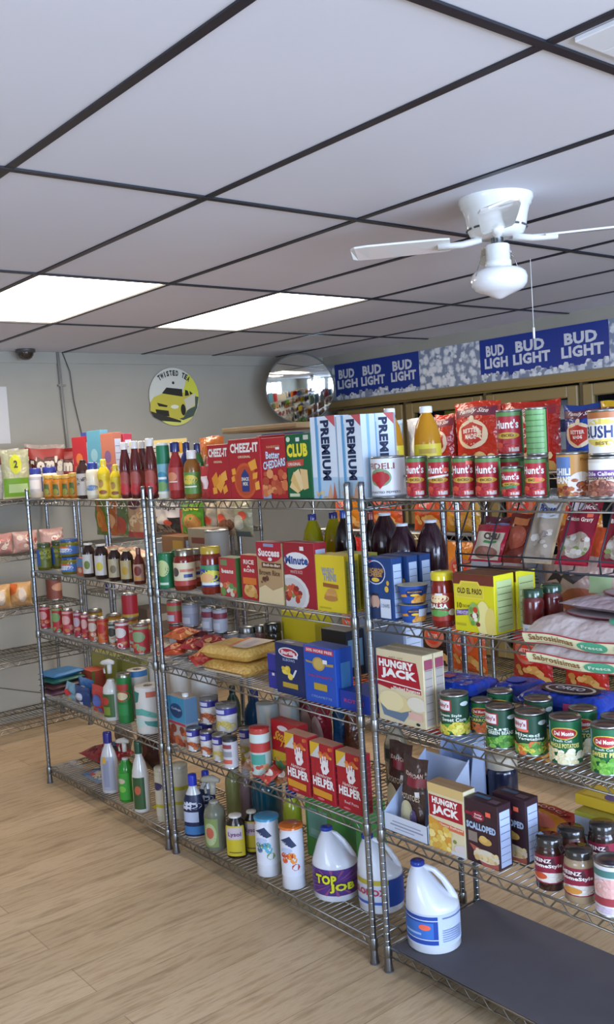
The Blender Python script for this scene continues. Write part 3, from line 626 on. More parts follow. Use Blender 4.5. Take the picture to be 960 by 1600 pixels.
can('bean_can', 'bean can with blue lettering on white stacked on the purple banded can', 'can', ((1.2955, 0.0439, 0.101))[:2]+(.11,), 1.995, Z[4]+bh+.001, '#d8b04a', [Rr(0, 0, 1, 1, '#e6e2da'), Rr(0, .85, 1, 1, '#b06a3a'), E(.34, .5, .34, .34, '#e3cc62'), Rr(0, .34, .72, .7, '#f1efe8'), T("BUSH'S", .02, .36, .66, .68, '#20356e', .035), T('BEST', .24, .2, .44, .28, '#8a6a20', .02)], rot=48)
# oil / juice bottles behind
for i, (g, lb) in enumerate((((2.203, 0.039, 0.279), 'golden juice bottle with white cap, left one behind the pepper can'), ((2.1173, 0.0433, 0.278), 'golden juice bottle with white cap, right one, beside the red chip bags'))):
    bottle('juice_bottle', lb, 'bottle', g, (2.16, 2.24)[i], Z[4], 'jugbottle', 't:#d89a28:.35', 'g:#e6e8ea', '#d8c63a', [Rr(.3, .5, .7, .75, '#b89a30')], lz=(.34, .56), capr=.48, group='golden juice bottles')
# ===== top shelf, middle unit left part: dressings
def dress(lb, g, xc, shape, col, cap, labc, la, **k): return bottle('dressing_bottle', lb, 'bottle', g, xc, Z[4], shape, col, cap, labc, la, **k)
bottle('dressing_bottle', 'creamy white dressing bottle with green shrink collar and white cap', 'bottle', (3.347, 0.0275, 0.246), 1.98, Z[4], 'tall', '#e4e2d0', 'g:#e8e6dc', '#7fb4c0', [Rr(0, .86, 1, 1, '#1c7a50'), Rr(0, .62, 1, .86, '#1c7a50'), E(.45, .3, .3, .16, '#3f8fa8'), E(.45, .16, .25, .1, '#7aa860'), Rr(.25, .3, .68, .35, '#f0f4ee'), Rr(0, 0, 1, .05, '#e8e6d0')], lz=(.08, .88), capr=.8, caph=.025)
bottle('juice_bottle', 'clear red bottle with dark blue cap beside the creamy dressing', 'bottle', (3.2605, 0.0322, 0.227), 1.985, Z[4], 'sauce', 'g:#9c2a2c', 'g:#22306a', '#b8443c', [E(.4, .6, .2, .2, '#d88a62'), Rr(.25, .35, .6, .4, '#ecd8c8')], lz=(.15, .55), capr=.6)
bottle('dressing_bottle', 'amber vinaigrette bottle with white cap and green label left of the cracker boxes', 'bottle', (3.1411, 0.0339, 0.189), 1.985, Z[4], 'gland', 'g:#8a5a22', 'g:#e8e4da', '#5e8a3c', [E(.45, .65, .3, .22, '#d8c04a'), Rr(.2, .3, .7, .36, '#e8e6c8')], lz=(.1, .55))
for i, (g, x_, c, lb) in enumerate((((3.3273, 0.0265, 0.226), 2.08, '#2c3a7c', 'dark blue capped dressing bottle behind the amber one, left'), ((3.2755, 0.0237, 0.218), 2.1, '#2f7a3a', 'green dressing bottle with blue cap behind the cracker box edge'))):
    bottle('dressing_bottle', lb, 'bottle', g, x_, Z[4], 'gland', 'g:'+c, 'g:#22306a', '#c8ccb0', lz=(.15, .5))
bag('snack_bag', 'orange snack bag with green lettering wedged behind the leftmost cracker box', 'snack bag', (3.2407, 0.1807, 0.241), 2.12, Z[4], .05, 'f:#d87a3a', [T('nips', .1, .5, .9, .7, '#efe0c0', .03), E(.5, .3, .3, .12, '#e8a05a')], seed=3)
bag('seasoning_packet', 'small red packet slumped in front of the leftmost cracker box', 'packet', (3.0171, 0.071, 0.124), 1.965, Z[4], .02, 'f:#b83a3c', [Rr(.2, .3, .8, .7, '#e8c8c0')], seed=4)
bag('seasoning_packet', 'second small red and white packet leaning behind the slumped one', 'packet', (3.0392, 0.0802, 0.152), 2.0, Z[4], .02, 'f:#c45a58', [Rr(.2, .5, .8, .85, '#efe6e0')], seed=5)
# ketchup
ket = [E(.5, .6, .4, .38, '#8a3a34'), E(.5, .62, .34, .32, '#b0564a'), E(.5, .25, .3, .22, '#c8383a')]
for g, x_, lb in (((3.6807, 0.0266, 0.246), 1.985, 'leftmost brown red ketchup bottle with white cap'), ((3.5899, 0.0261, 0.247), 1.985, 'second brown red ketchup bottle, directly right of the leftmost'), ((3.6412, 0.0252, 0.247), 2.05, 'ketchup bottle set back between its neighbours, behind the left post'), ((3.4593, 0.0281, 0.252), 1.985, 'tallest looking ketchup bottle behind the right post of the pair')):
    bottle('ketchup_bottle', lb, 'bottle', g, x_, Z[4], 'ketchup', 'g:#5c1f1e', 'g:#e6e2da', '#6e2624', ket, lz=(.06, .5), capr=.62, caph=None, group='ketchup bottles on the top shelf')
for g, x_, lb in (((3.8878, 0.0291, 0.179), 1.985, 'yellow mustard squeeze bottle with yellow cap, the taller left one'), ((3.7748, 0.027, 0.152), 1.985, 'yellow mustard squeeze bottle, the shorter right one beside the ketchup')):
    bottle('mustard_bottle', lb, 'bottle', g, x_, Z[4], 'mustard', 'g:#dcc428', 'g:#e6cf3c', '#e3cb34', [E(.4, .6, .16, .2, '#b08a50'), E(.5, .2, .2, .1, '#9a5a3a')], lz=(.06, .6), capr=.45, group='mustard bottles')
bottle('mayonnaise_bottle', 'cream mayonnaise squeeze bottle with blue cap left of the mustard', 'bottle', (3.9959, 0.0326, 0.168), 1.985, Z[4], 'mayo', 'g:#ddd6c0', 'g:#2c3f8c', '#d8d4c4', [E(.5, .5, .3, .2, '#6a86b0')], lz=(.1, .5), capr=.75)
bottle('sauce_bottle', 'dark sauce bottle with tall black cap and white label', 'bottle', (4.0915, 0.0346, 0.203), 1.985, Z[4], 'gland', 'g:#3a2420', 'g:#1a1816', '#b8b4ae', [F(.2, .2, .8, .8, ['#5a4a44', '#4a3c38'], 6, .1, 3)], lz=(.08, .58), capr=.42, caph=.055)
for g, x_, lb in (((4.4896, 0.0258, 0.119), 1.985, 'small amber jar with green label, leftmost of the amber jars'), ((4.3804, 0.0269, 0.116), 1.985, 'small amber jar with green label, second from left'), ((4.2892, 0.0234, 0.117), 1.99, 'small amber jar, third along the shelf edge'), ((4.2149, 0.0216, 0.125), 1.99, 'small amber jar right beside the black capped sauce bottle')):
    bottle('relish_jar', lb, 'jar', g, x_, Z[4], 'jar', 'g:#b06c1c', 'g:#b89a4a', '#b8781e', [P([(.2, .1), (.25, .8), (.6, .8), (.65, .1)], '#4a5c2c'), E(.42, .3, .2, .2, '#8a8a3a')], lz=(.1, .75), group='amber relish jars')
for g, x_, lb in (((4.7517, 0.0338, 0.158), 2.03, 'white mayonnaise jar with blue lid at the far left end of the top shelf'), ((4.7481, 0.0409, 0.161), 2.1, 'second white mayonnaise jar with blue lid behind the amber jars')):
    bottle('mayonnaise_jar', lb, 'jar', g, x_, Z[4], 'mayo', 'g:#d8d2c4', 'g:#2e3a86', '#b8b6bc', [Rr(.2, .2, .8, .8, '#d8d6d4'), Rr(.9, 0, 1, 1, '#2e3a86')], lz=(.2, .7), group='mayonnaise jars')
# toys and cards behind the ketchup
for g, x_, c, c2, lb, nm in (((4.5665, 0.1652, 0.305), 2.2, '#b3222e', '#d87a3a', 'small red and orange box left of the blue toy boxes', 'toy_box'), ((4.6096, 0.0978, 0.329), 2.26, '#3a4a9c', '#8aa0d0', 'dark blue narrow box behind the turquoise one', 'toy_box'), ((4.3912, 0.1562, 0.328), 2.2, '#5a9ab4', '#8ab8c8', 'turquoise box with a pale figure behind the mustard', 'toy_box'), ((4.2489, 0.1424, 0.308), 2.2, '#b8705a', '#7a5a8c', 'orange and purple box behind the mustard bottles', 'toy_box'), ((4.2169, 0.1132, 0.299), 2.24, '#b8384e', '#d86a7a', 'crimson box partly hidden by the leftmost ketchup', 'toy_box')):
    carton(nm, lb, 'box', g, x_, Z[4], .045, c, [Rr(.15, .1, .85, .5, c2), E(.5, .62, .25, .1, c2), F(.25, .15, .75, .45, [c, '#e0c8a0'], 5, .12, 2)], group='coloured boxes at the back of the top shelf')
m = MB(); m.box(-.185, -.002, 0, .185, .002, .255, '#c6c2b6'); ASP[0] = 1.4
art(m, lambda u, v, l: (-.185+.37*u, -.002-l, .255*v), [Rr(0, .93, 1, 1, '#c9b87a'), P([(.72, .72), (1, .74), (1, .93), (.72, .93)], '#c9962e'), Rr(.26, .76, .5, .86, '#55534f'), Rr(.29, .78, .47, .84, '#b4b0a8'), Rr(.52, .77, .69, .86, '#5a4a44'), F(.02, .5, .25, .9, ['#7a5a4c', '#b86a58', '#5a4c44', '#c89a88'], 14, .05, 3), Rr(.05, .0, .6, .6, '#b4b4ae'), F(.4, .2, .95, .65, ['#8a8a84', '#6c6a62', '#a89a7a'], 12, .05, 5)])
tag(m.build('display_card', loc=(2.33, 3.98, Z[4]), rot=R_(-72)), 'wide printed display card standing behind the ketchup, yellow at its right corner', 'display card')
# ===== second shelf from the top, nearest unit
mac = [Rr(0, 0, 1, 1, '#22437a'), E(.42, .76, .36, .2, '#c7cddc'), E(.42, .76, .33, .18, '#1a2c5e'), T('MACARONI', .14, .76, .7, .83, '#d8a040', .03), T('CHEESE', .18, .69, .66, .76, '#d8a040', .03), E(.42, .64, .14, .035, '#e8c040'), Rr(.05, .93, .3, .96, '#c03a3a'), E(.8, .5, .07, .05, '#e0b84a'), E(.85, .6, .05, .04, '#d8a83a'), E(.38, .28, .16, .12, '#c8a08a'), P([(.12, .0), (.16, .16), (.4, .2), (.62, .12), (.66, 0)], '#2e3c5e'), P([(.24, .34), (.3, .42), (.48, .42), (.53, .34), (.5, .38), (.28, .38)], '#2a2220'), Rr(.56, .03, .92, .34, '#d5dbe6'), T('3 SHAPES', .6, .2, .88, .26, '#4a5a80', .02)]
carton('macaroni_box', 'navy macaroni dinner box with an oval logo and a portrait, at the left post', 'pasta box', (2.0801, 0.1297, 0.19), 1.965, Z[3], .045, '#22437a', mac, info('#b9cbe4'))
for x_, lb in ((2.02, 'second navy macaroni box, directly behind the portrait one'), (2.075, 'third navy macaroni box, rearmost of the three')):
    carton('macaroni_box', lb, 'pasta box', (2.0801, 0.1297, 0.19), x_, Z[3], .045, '#22437a', mac, info('#b9cbe4'), group='navy macaroni boxes')
cup = [Rr(0, 0, 1, 1, '#2350a0'), E(.55, .62, .2, .26, '#1a2c5e'), T('MACARONI', .4, .64, .7, .72, '#d8a040'), E(.55, .48, .1, .08, '#e8c040'), P([(.2, .35), (.38, .38), (.36, .55), (.2, .5)], '#d8903a'), F(.45, .06, .8, .3, ['#d8903a', '#e0a850'], 8, .09, 2), Rr(.0, .45, .08, .75, '#4a7ac8')]
cg = (1.9825, 0.0423, 0.057)
bottle('macaroni_cup', 'blue macaroni cup with a foil lid, lower of the stacked pair', 'cup', cg, 2.0, Z[3], 'cup', 'g:#2350a0', '#cdbf98', '#2350a0', cup+[Rr(.62, .35, .85, .8, '#cfd6e4')], lz=(.04, .9), capr=1.05, caph=.006)
bottle('macaroni_cup', 'blue macaroni cup with a foil lid, upper of the stacked pair', 'cup', (cg[0], cg[1]*1.06, cg[2]), 2.0, Z[3]+cg[2]+.001, 'cup', 'g:#2350a0', '#cdbf98', '#2350a0', cup, lz=(.04, .9), capr=1.05, caph=.006)
bottle('salsa_jar', 'red salsa jar with a yellow lid left of the taco boxes', 'jar', (1.8578, 0.0325, 0.16), 1.995, Z[3], 'jar', 'g:#7c1e16', 'g:#d8c428', '#9c2a1c', [E(.35, .8, .32, .16, '#e8d0a0'), T('SALSA', .12, .45, .62, .62, '#e8f0e0', .04), Rr(.05, .42, .68, .44, '#3c8a4c'), E(.35, .28, .32, .12, '#5e9a4a'), E(.75, .3, .12, .12, '#d8d4c8'), Rr(.3, .94, .5, 1.0, '#d8d8d8')], lz=(.12, .62), capr=1.0)
taco = [Rr(0, .82, 1, 1, '#6e3324'), P([(.05, .58), (.05, .78), (.14, .8), (.2, .88), (.62, .88), (.68, .8), (.76, .78), (.76, .58)], '#e6cc48'), P([(.08, .6), (.08, .76), (.18, .78), (.24, .85), (.6, .85), (.66, .78), (.73, .76), (.73, .6)], '#cfc23c'), T('OLD EL PASO', .1, .66, .71, .76, '#5a3a1c', .04), T('10', .08, .4, .2, .5, '#7a5a1c', .03), T('TACO SHELLS', .22, .42, .45, .47, '#8a6a20', .02), P([(.04, .26), (.38, .3), (.38, .4), (.04, .36)], '#6a4f8c'), T('STAND N STUFF', .07, .3, .35, .36, '#e0d8e8', .02), E(.72, .26, .18, .3, '#e8dc92'), E(.9, .2, .14, .26, '#dfcb70'), E(.5, .32, .14, .2, '#8fae5c'), F(.4, .14, .6, .42, ['#7a3a24', '#c8402c', '#e8e6d0', '#6a9a40'], 16, .05, 3), Rr(.05, .1, .3, .14, '#b8a828')]
carton('taco_box', 'yellow taco shell box with a brown top, front one facing out', 'taco box', (1.7147, 0.1513, 0.162), 1.965, Z[3], .085, '#d8cf1e', taco, info('#b9c88a', '#3a4a2c'), [Rr(0, 0, 1, 1, '#7c5230')])
carton('taco_box', 'second taco shell box directly behind the front one', 'taco box', (1.7147, 0.1513, 0.162), 2.06, Z[3], .085, '#d8cf1e', taco, info('#b9c88a', '#3a4a2c'), [Rr(0, 0, 1, 1, '#7c5230')])
for g, x_, lb in (((1.5412, 0.0287, 0.131), 2.0, 'dark red sauce jar with green lid, front of the pair by the tortillas'), ((1.526, 0.029, 0.137), 2.06, 'dark red sauce jar with green lid, rear of the pair')):
    bottle('sauce_jar', lb, 'jar', g, x_, Z[3], 'jar', 'g:#5a1a18', 'g:#24402c', '#c4c8cc', [Rr(.2, .2, .8, .7, '#8a9a9c')], lz=(.05, .3), capr=.95, group='green lidded sauce jars')
# cranberry juice
for g, x_, lb in (((2.3591, 0.0536, 0.313), 2.26, 'dark purple juice bottle with white cap, leftmost and tallest standing'), ((2.1955, 0.0486, 0.286), 2.18, 'dark purple juice bottle with white cap, middle of three'), ((2.1264, 0.0502, 0.296), 2.22, 'dark reddish juice bottle with white cap beside the rear post')):
    bottle('juice_jug', lb, 'bottle', g, x_, Z[3], 'jugbottle', 'g:#2e1420', 'g:#d9dde6', '#c3c9d4', [E(.5, .5, .16, .3, '#2c3f7c'), Rr(.1, .2, .3, .3, '#8a90a8')], lz=(.1, .4), capr=.42, caph=.026, group='dark juice bottles')
bottle('soda_bottle', 'dark cola bottle with a blue cap between the twin posts', 'bottle', (2.5033, 0.0388, 0.313), 2.2, Z[3], 'round', 'g:#1c1214', 'g:#2a4a9c', lab='#7c1f28', lz=(.3, .5))
bottle('soda_bottle', 'dark cola bottle with a red cap just right of the twin posts', 'bottle', (2.4728, 0.0323, 0.297), 2.3, Z[3], 'round', 'g:#1c1214', 'g:#9c3a34', lab='#7c1f28', lz=(.3, .5))
for g, x_, lb in (((2.7057, 0.0408, 0.295), 2.22, 'yellow green oil bottle with blue cap, left of the pair behind the rice'), ((2.6418, 0.0405, 0.299), 2.26, 'yellow green oil bottle with blue cap, right of the pair by the post')):
    bottle('oil_bottle', lb, 'bottle', g, x_, Z[3], 'jugbottle', 't:#b0ac1c:.4', 'g:#27307c', '#8a9a3a', lz=(.3, .5), capr=.4, group='oil bottles')
# hanging rack of gravy packets, lower edge of a wire basket
gy0 = 1.6331; gx = 2.06
root = tag(empty('packet_rack', (gx, 1.5274, Z[3]+.26), R_(-90)), 'black wire rack of gravy packets hanging under the top shelf of the nearest unit', 'wire rack')
m = MB(); x0, x1 = -.29, .30
m.tube([(x0, -.04, -.085), (x1, -.04, -.085)], .003, '#22222a', 6); m.tube([(x0, -.044, -.05), (x1, -.044, -.05)], .0025, '#22222a', 6); m.tube([(x0, .11, .095), (x1, .11, .095)], .003, '#22222a', 6)
for i in range(6):
    x = x0+(x1-x0)*i/5; m.tube([(x, -.04, -.085), (x, -.044, -.045), (x, -.03, -.02), (x, .034, .095), (x, .11, .095)], .0025, '#22222a', 6); m.tube([(x, -.04, -.085), (x, .015, -.085), (x, .11, .095)], .0025, '#22222a', 6)
m.build('rack', root)
gra = lambda t, c: [Rr(.03, .02, .97, .98, c), Rr(.1, .82, .32, .95, '#e6e2e4'), Rr(.36, .84, .52, .95, '#c9d3e8'), T(t, .08, .64, .88, .72, '#ecd8c8', .03), T('McC', .56, .84, .88, .93, '#ecd8d8', .03), E(.55, .3, .42, .2, '#b8aa98'), F(.2, .15, .9, .42, ['#c8bcae', '#7a8a4c', '#a89484', '#8a6a58', '#d8cfc4'], 18, .09, 4), Rr(.03, .02, .97, .09, '#b01c34')]
def pk(lb, g, c, fa, dx=0, tl=-28, se=1, roll=0, zz=None, xx=2.048): return bag('gravy_packet', lb, 'packet', g, xx, Z[3]+(.19 if zz is None else zz), .012, 'f:'+c, fa, seed=se, tilt=tl, roll=roll)
pk('dark red chicken gravy packet with an orange sticker in the wire rack', (1.4431, .105, .185), '#a01c34', gra('Chicken Gravy', '#8c1f34')+[Rr(.7, .72, .86, .78, STK)], se=2)
pk('dark red brown gravy packet at the right edge of the frame in the wire rack', (1.3491, .105, .185), '#a01c34', gra('Brown Gravy', '#86202e')+[Rr(.4, .84, .9, .96, '#d8b83c')], se=3)
pk('tan and white country gravy packet in the wire rack, left of the chicken gravy', (1.5453, .1, .185), '#b8a080', [Rr(.08, .03, .92, .97, '#a89a8a'), Rr(.12, .7, .88, .95, '#d8dde4'), T('Pioneer', .2, .78, .8, .92, '#2e4a8c', .04), F(.15, .08, .85, .6, ['#c8bcae', '#a89484', '#d8cfc4', '#8f8078'], 18, .1, 6)], se=4)
pk('red chili seasoning packet leaning out to the left of the wire rack', (1.7476, .12, .115), '#a52438', [Rr(.08, .05, .92, .78, '#c8b8a0'), T('CHILI', .3, .58, .8, .76, '#4a3a34', .05), Rr(.35, .48, .78, .55, '#4a8a4c'), E(.5, .22, .36, .16, '#8a5a4a')], zz=.185, tl=-30, se=5)
pk('dark maroon packet lying behind the chili seasoning packet', (1.7562, .12, .12), '#5c1f30', [Rr(.1, .6, .9, .8, '#8a90b8'), Rr(.2, .2, .8, .5, '#7a3a4c')], zz=.2, tl=-30, se=6, xx=2.065)
pk('brown and red packet between the chili and country gravy packets', (1.66, .09, .15), '#6e2a1e', [E(.5, .5, .35, .25, '#9a4a34'), Rr(.2, .75, .8, .9, '#c07040')], zz=.185, tl=-29, se=7, xx=2.05)
# cards and boxes behind the packets
for g, x_, c, lb in (((1.9758, 0.0792, 0.155), 2.3, '#c8c4c8', 'pale box with a barcode behind the chili packet'), ((1.8783, 0.1054, 0.144), 2.3, '#cbb8b4', 'pale pinkish box with a barcode behind the wire rack'), ((1.7634, 0.0566, 0.16), 2.3, '#a9b3c6', 'grey blue narrow box behind the sauce jars'), ((1.7245, 0.0508, 0.165), 2.32, '#b0a440', 'olive yellow box behind the sauce jars'), ((1.6124, 0.0867, 0.167), 2.26, '#c6d2e6', 'pale blue card box with printed lines behind the tortilla packs')):
    carton('mix_box', lb, 'box', g, x_, Z[3], .05, c, [Rr(.2, .55, .8, .58, '#5a6070'), Rr(.2, .62, .8, .64, '#5a6070'), Rr(.2, .68, .7, .7, '#5a6070')]+[Rr(.2+.05*i, .2, .225+.05*i, .4, '#3a4050') for i in range(12)], group='boxes behind the gravy packets')
# tortilla packs stacked at the right
def tort(lb, y, x_, z, rot, se, w_=.34, d_=.27, col='#c9b9b4', band=True):
    """limp pack of tortillas lying flat, its front hanging over the shelf edge"""
    mb = MB(); rg = random.Random(se); h = .034; ph = rg.uniform(0, 6); edge = -(x_-1.945)
    def droop(yy): return .55*max(0, edge-yy)
    nx, ny = 22, 20; top = []; bot = []
    for j in range(ny+1):
        for i in range(nx+1):
            u, v = i/nx, j/ny; e = (min(1, 6*u, 6*(1-u)))**.5*(min(1, 5*v, 5*(1-v)))**.5; yy = (v-.5)*d_
            k = .003*math.sin(11*u+ph)*math.sin(9*v+ph); top.append(((u-.5)*w_, yy, h*.5+h*.5*e+k*e-droop(yy))); bot.append(((u-.5)*w_, yy, h*.5-h*.5*e-droop(yy)))
    Fq = [(j*(nx+1)+i, j*(nx+1)+i+1, (j+1)*(nx+1)+i+1, (j+1)*(nx+1)+i) for j in range(ny) for i in range(nx)]
    mb.add(top, Fq, 'f:'+col, True); mb.add(bot, [f[::-1] for f in Fq], 'f:'+col, True); dd = droop(-d_/2)
    S = lambda u, v, l: ((u-.5)*w_*.97, -d_/2+.012-.013*math.sin(PI*min(1, max(0, v*.62)))-l-.002, .001+h*v*.95-dd+.003*math.sin(9*u+ph))
    if band: art(mb, S, [Rr(0, 0, 1, 1, '#dcdab0'), Rr(0, 0, 1, .1, '#a8283a'), Rr(0, .9, 1, 1, '#a8283a'), T('Sabrosisimas', .06, .36, .46, .84, '#8a5a2c', .02), Rr(.12, .2, .46, .24, '#b08a6c'), E(.62, .5, .13, .42, '#4fa07c'), T('Fresca', .53, .38, .71, .64, '#d8ecd8', .02), Rr(.8, .3, .96, .7, '#b8c4a8')], 2)
    St = lambda u, v, l: ((u-.5)*w_*.8, (v-.5)*d_*.8, h+.004+l-droop((v-.5)*d_*.8))
    art(mb, St, [E(.5, .5, .46, .34, '#a8283a'), E(.5, .5, .44, .31, '#a89a9a'), E(.52, .5, .36, .24, '#8f8486'), E(.8, .2, .14, .12, '#4fa07c')], 2)
    o = mb.build('tortilla_pack', loc=(x_, y, z), rot=R_(rot)); tag(o, lb, 'tortilla pack', 'tortilla packs')
ty = 1.4933-.175
tort('lowest tortilla pack of the stack, its printed front hanging over the shelf edge', ty-.012, 2.01, Z[3]+.002, -88, 1)
tort('tortilla pack in the middle of the stack with a green oval', ty+.005, 2.02, Z[3]+.042, -91, 2)
tort('topmost tortilla pack of the stack, a clear window over pinkish wraps', ty-.05, 2.1, Z[3]+.085, -97, 3, col='#b8a4a8', band=False)
bag('flatbread_bag', 'clear bag of round flatbreads with dark lettering above the tortillas', 'bread bag', (1.5016, .26, .19), 2.17, Z[3]+.001, .07, 'f:#b8988c', [P([(.1,.62),(.25,.8),(.3,.66),(.45,.8),(.5,.66),(.7,.78),(.52,.6),(.4,.72),(.32,.6),(.22,.72)], '#3a2c2c'), E(.6, .35, .3, .2, '#a8583c'), Rr(.7, .5, .95, .75, '#9ab080')], seed=8)
bag('chip_bag', 'orange chip bag with a white emblem behind the flatbreads', 'chip bag', (1.6254, .2, .26), 2.31, Z[3]+.001, .06, 'f:#c4502c', [E(.5, .5, .28, .2, '#d8a890'), E(.5, .5, .2, .14, '#b83c24')], seed=9)
# ===== second shelf from the top, middle unit
carton('wheat_cracker_box', 'yellow wheat cracker box at the right end of the middle unit', 'cracker box', (2.3221, 0.1503, 0.187), 1.965, Z[3], .065, '#e0c62a', [T('WHEAT', .22, .68, .66, .78, '#8a94b0', .04), T('THINS', .26, .54, .72, .68, '#8a94b0', .04), P([(.25, .44), (.78, .42), (.78, .49), (.25, .51)], '#9a5a2c'), E(.5, .28, .22, .05, '#c08a4a'), E(.52, .32, .2, .05, '#d09c5a'), E(.5, .24, .24, .05, '#b57e40'), E(.54, .37, .16, .05, '#c8944e'), Rr(.1, .05, .5, .08, '#c0a828')], info('#9aa04a', '#3f5a2c'))
carton('wheat_cracker_box', 'green sided cracker box behind the yellow one, seen between the posts', 'cracker box', (2.3221, 0.1503, 0.183), 2.05, Z[3], .065, '#b0ae3c', [], info('#9aa04a', '#3f5a2c'))
carton('rice_box', 'deep red instant rice box with a white oval and a plate of food', 'rice box', (2.4736, 0.1724, 0.223), 1.965, Z[3], .055, '#9c1f2c', [E(.42, .72, .4, .13, '#e8e6e4'), T('Minute', .05, .66, .8, .79, '#2a4a8c', .05), T('WHITE RICE', .2, .52, .6, .57, '#e0a8a0', .02), E(.18, .2, .6, .3, '#d6d4d0'), E(.18, .2, .5, .25, '#c8c4c0'), F(.0, .08, .5, .34, ['#b83c28', '#cc5a38', '#8c2a20', '#7a8a3c'], 18, .08, 5), Rr(.55, .88, .68, .94, '#e8e0dc')], info('#a8b0cc', '#5a3a6c'))
carton('rice_box', 'tan and red boil-in-bag brown rice box left of the deep red one', 'rice box', (2.6474, 0.1536, 0.217), 1.965, Z[3], .05, '#b5956a', [Rr(0, .78, 1, 1, '#b01f34'), E(.5, .8, .48, .12, '#b01f34'), T('Success', .08, .77, .92, .9, '#efe4e0', .05), Rr(.3, .93, .7, .98, '#8a9ab8'), Rr(.2, .58, .96, .67, '#6a4028'), T('Boil-in-Bag', .26, .595, .92, .655, '#e8dcc8', .03), T('Brown Rice', .08, .46, .9, .55, '#6a4a30', .02), F(.1, .34, .4, .44, ['#5a3420', '#7a4a2c'], 9, .05, 2), P([(.0, .0), (.05, .24), (.3, .3), (.6, .22), (1, .3), (1, 0)], '#dcc79a'), E(.55, .73, .08, .03, '#f0ece8')], info('#8a8cb0', '#3a3a60'), [Rr(0, 0, 1, 1, '#a02038')])
carton('rice_box', 'narrow red and orange rice mix box, leftmost of the rice boxes', 'rice box', (2.7896, 0.1039, 0.164), 1.975, Z[3], .04, '#b3242c', [T('RICE', .2, .8, .85, .9, '#eedcd0', .04), T('A', .4, .72, .6, .78, '#eedcd0', .04), T('RONI', .2, .62, .85, .7, '#eedcd0', .04), Rr(.12, .35, .95, .5, '#e07a30'), E(.55, .2, .4, .14, '#d8a860'), F(.2, .1, .9, .3, ['#c89044', '#e0b470'], 8, .12, 3)], [], [Rr(0, 0, 1, 1, '#b08a50')])
carton('soup_box', 'red and green carton with vegetable picture between the sauce jar and rice', 'box', (2.9349, 0.1149, 0.147), 1.98, Z[3], .06, '#3c7038', [Rr(0, 0, 1, 1, '#b8383c'), T('beans', .15, .6, .85, .72, '#efe6dc', .04), F(.05, .04, .9, .34, ['#d8d2bc', '#d8703c', '#6a9a50', '#e0dcd0'], 16, .13, 5), Rr(.1, .8, .5, .95, '#7a8a5c')], [Rr(0, 0, 1, 1, '#3c7038')])
bottle('pasta_sauce_jar', 'big pasta sauce jar with yellow lid and yellow blue label', 'jar', (3.0755, 0.0425, 0.185), 2.0, Z[3], 'jar', 'g:#7c2416', 'g:#b89a34', '#2c3f7c', [Rr(0, .75, 1, .98, '#4a8a5c'), E(.5, .45, .4, .32, '#d8cc48'), E(.4, .42, .22, .2, '#e0a870'), Rr(.25, .08, .8, .2, '#dfe0e6'), Rr(.1, .7, .4, .82, '#3a4a9c')], lz=(.16, .62), capr=.92)
for g, x_, lb in (((3.2728, 0.0443, 0.165), 2.0, 'pasta sauce jar with cream label, left one with its lid hidden'), ((3.3258, 0.0373, 0.156), 2.08, 'pasta sauce jar with a silver lid just behind the cream labelled one')):
    bottle('pasta_sauce_jar', lb, 'jar', g, x_, Z[3], 'jar', 'g:#7c2416', 'm:#9a9684:.3', '#ddd0ac', [Rr(0, 0, 1, .22, '#b04038'), E(.3, .6, .12, .2, '#5a4a44'), Rr(.55, .35, .8, .5, '#3a4a8c'), Rr(.45, .6, .85, .72, '#c87a60')], lz=(.12, .68), capr=.85)
bottle('cheese_shaker', 'green grated cheese shaker at the left post of the middle unit', 'canister', (3.3963, 0.0306, 0.148), 1.985, Z[3], 'canister', '#1c7a48', 'g:#1a7044', '#1c7a48', [E(.42, .62, .28, .28, '#c0cc8a'), Rr(.25, .06, .65, .14, '#cfe0cc')], lz=(.05, .88), capr=1.0)
bottle('cheese_shaker', 'second green cheese shaker behind the cream labelled sauce jar', 'canister', (3.4691, 0.033, 0.145), 2.1, Z[3], 'canister', '#1c7a48', 'g:#1a7044', '#1c7a48', [], lz=(.05, .88), capr=1.0)
for g, x_, c, lb in (((3.6879, 0.2001, 0.183), 2.2, '#8a6240', 'brown wooden looking box behind the green shaker'), ((3.5208, 0.198, 0.22), 2.22, '#9a8c76', 'tan cardboard box with red print behind the sauce jars')):
    carton('storage_box', lb, 'box', g, x_, Z[3], .09, c, [Rr(.15, .7, .7, .82, '#7a4438') if c[1] == '9' else Rr(.5, 0, .95, .9, '#b08a3c'), F(.1, .1, .9, .6, ['#8a7c68', '#7a6c58'], 6, .08, 2)])
can('bulk_can', 'large plain silver can behind the pasta sauce jars', 'can', (3.3252, 0.053, 0.221), 2.2, Z[3], '#9a958a', [])
# second shelf, far unit: barbecue bottles and pickles
for g, x_, cp, lc, ic, lb in (((4.1042, 0.0304, 0.181), 1.985, '#c8c4bc', '#c8c4bc', '#6a7a34', 'barbecue sauce bottle with white cap and green dot label, leftmost'), ((3.9733, 0.0326, 0.182), 1.985, '#c8c4bc', '#c8c4bc', '#c8b43a', 'barbecue sauce bottle with white cap and yellow dot label'), ((3.8451, 0.0304, 0.166), 1.985, '#b8a888', '#b4a684', '#7a6a50', 'barbecue sauce bottle with cream cap and cream label'), ((3.7315, 0.0298, 0.165), 1.985, '#b8a070', '#b4a070', '#b8902c', 'barbecue sauce bottle with cream cap and yellow striped label')):
    bottle('barbecue_bottle', lb, 'bottle', g, x_, Z[3], 'gland', 'g:#2a1612', 'g:'+cp, lc, [E(.5, .45, .25, .22, ic)], lz=(.1, .6), capr=.7, caph=.045, arc=110)
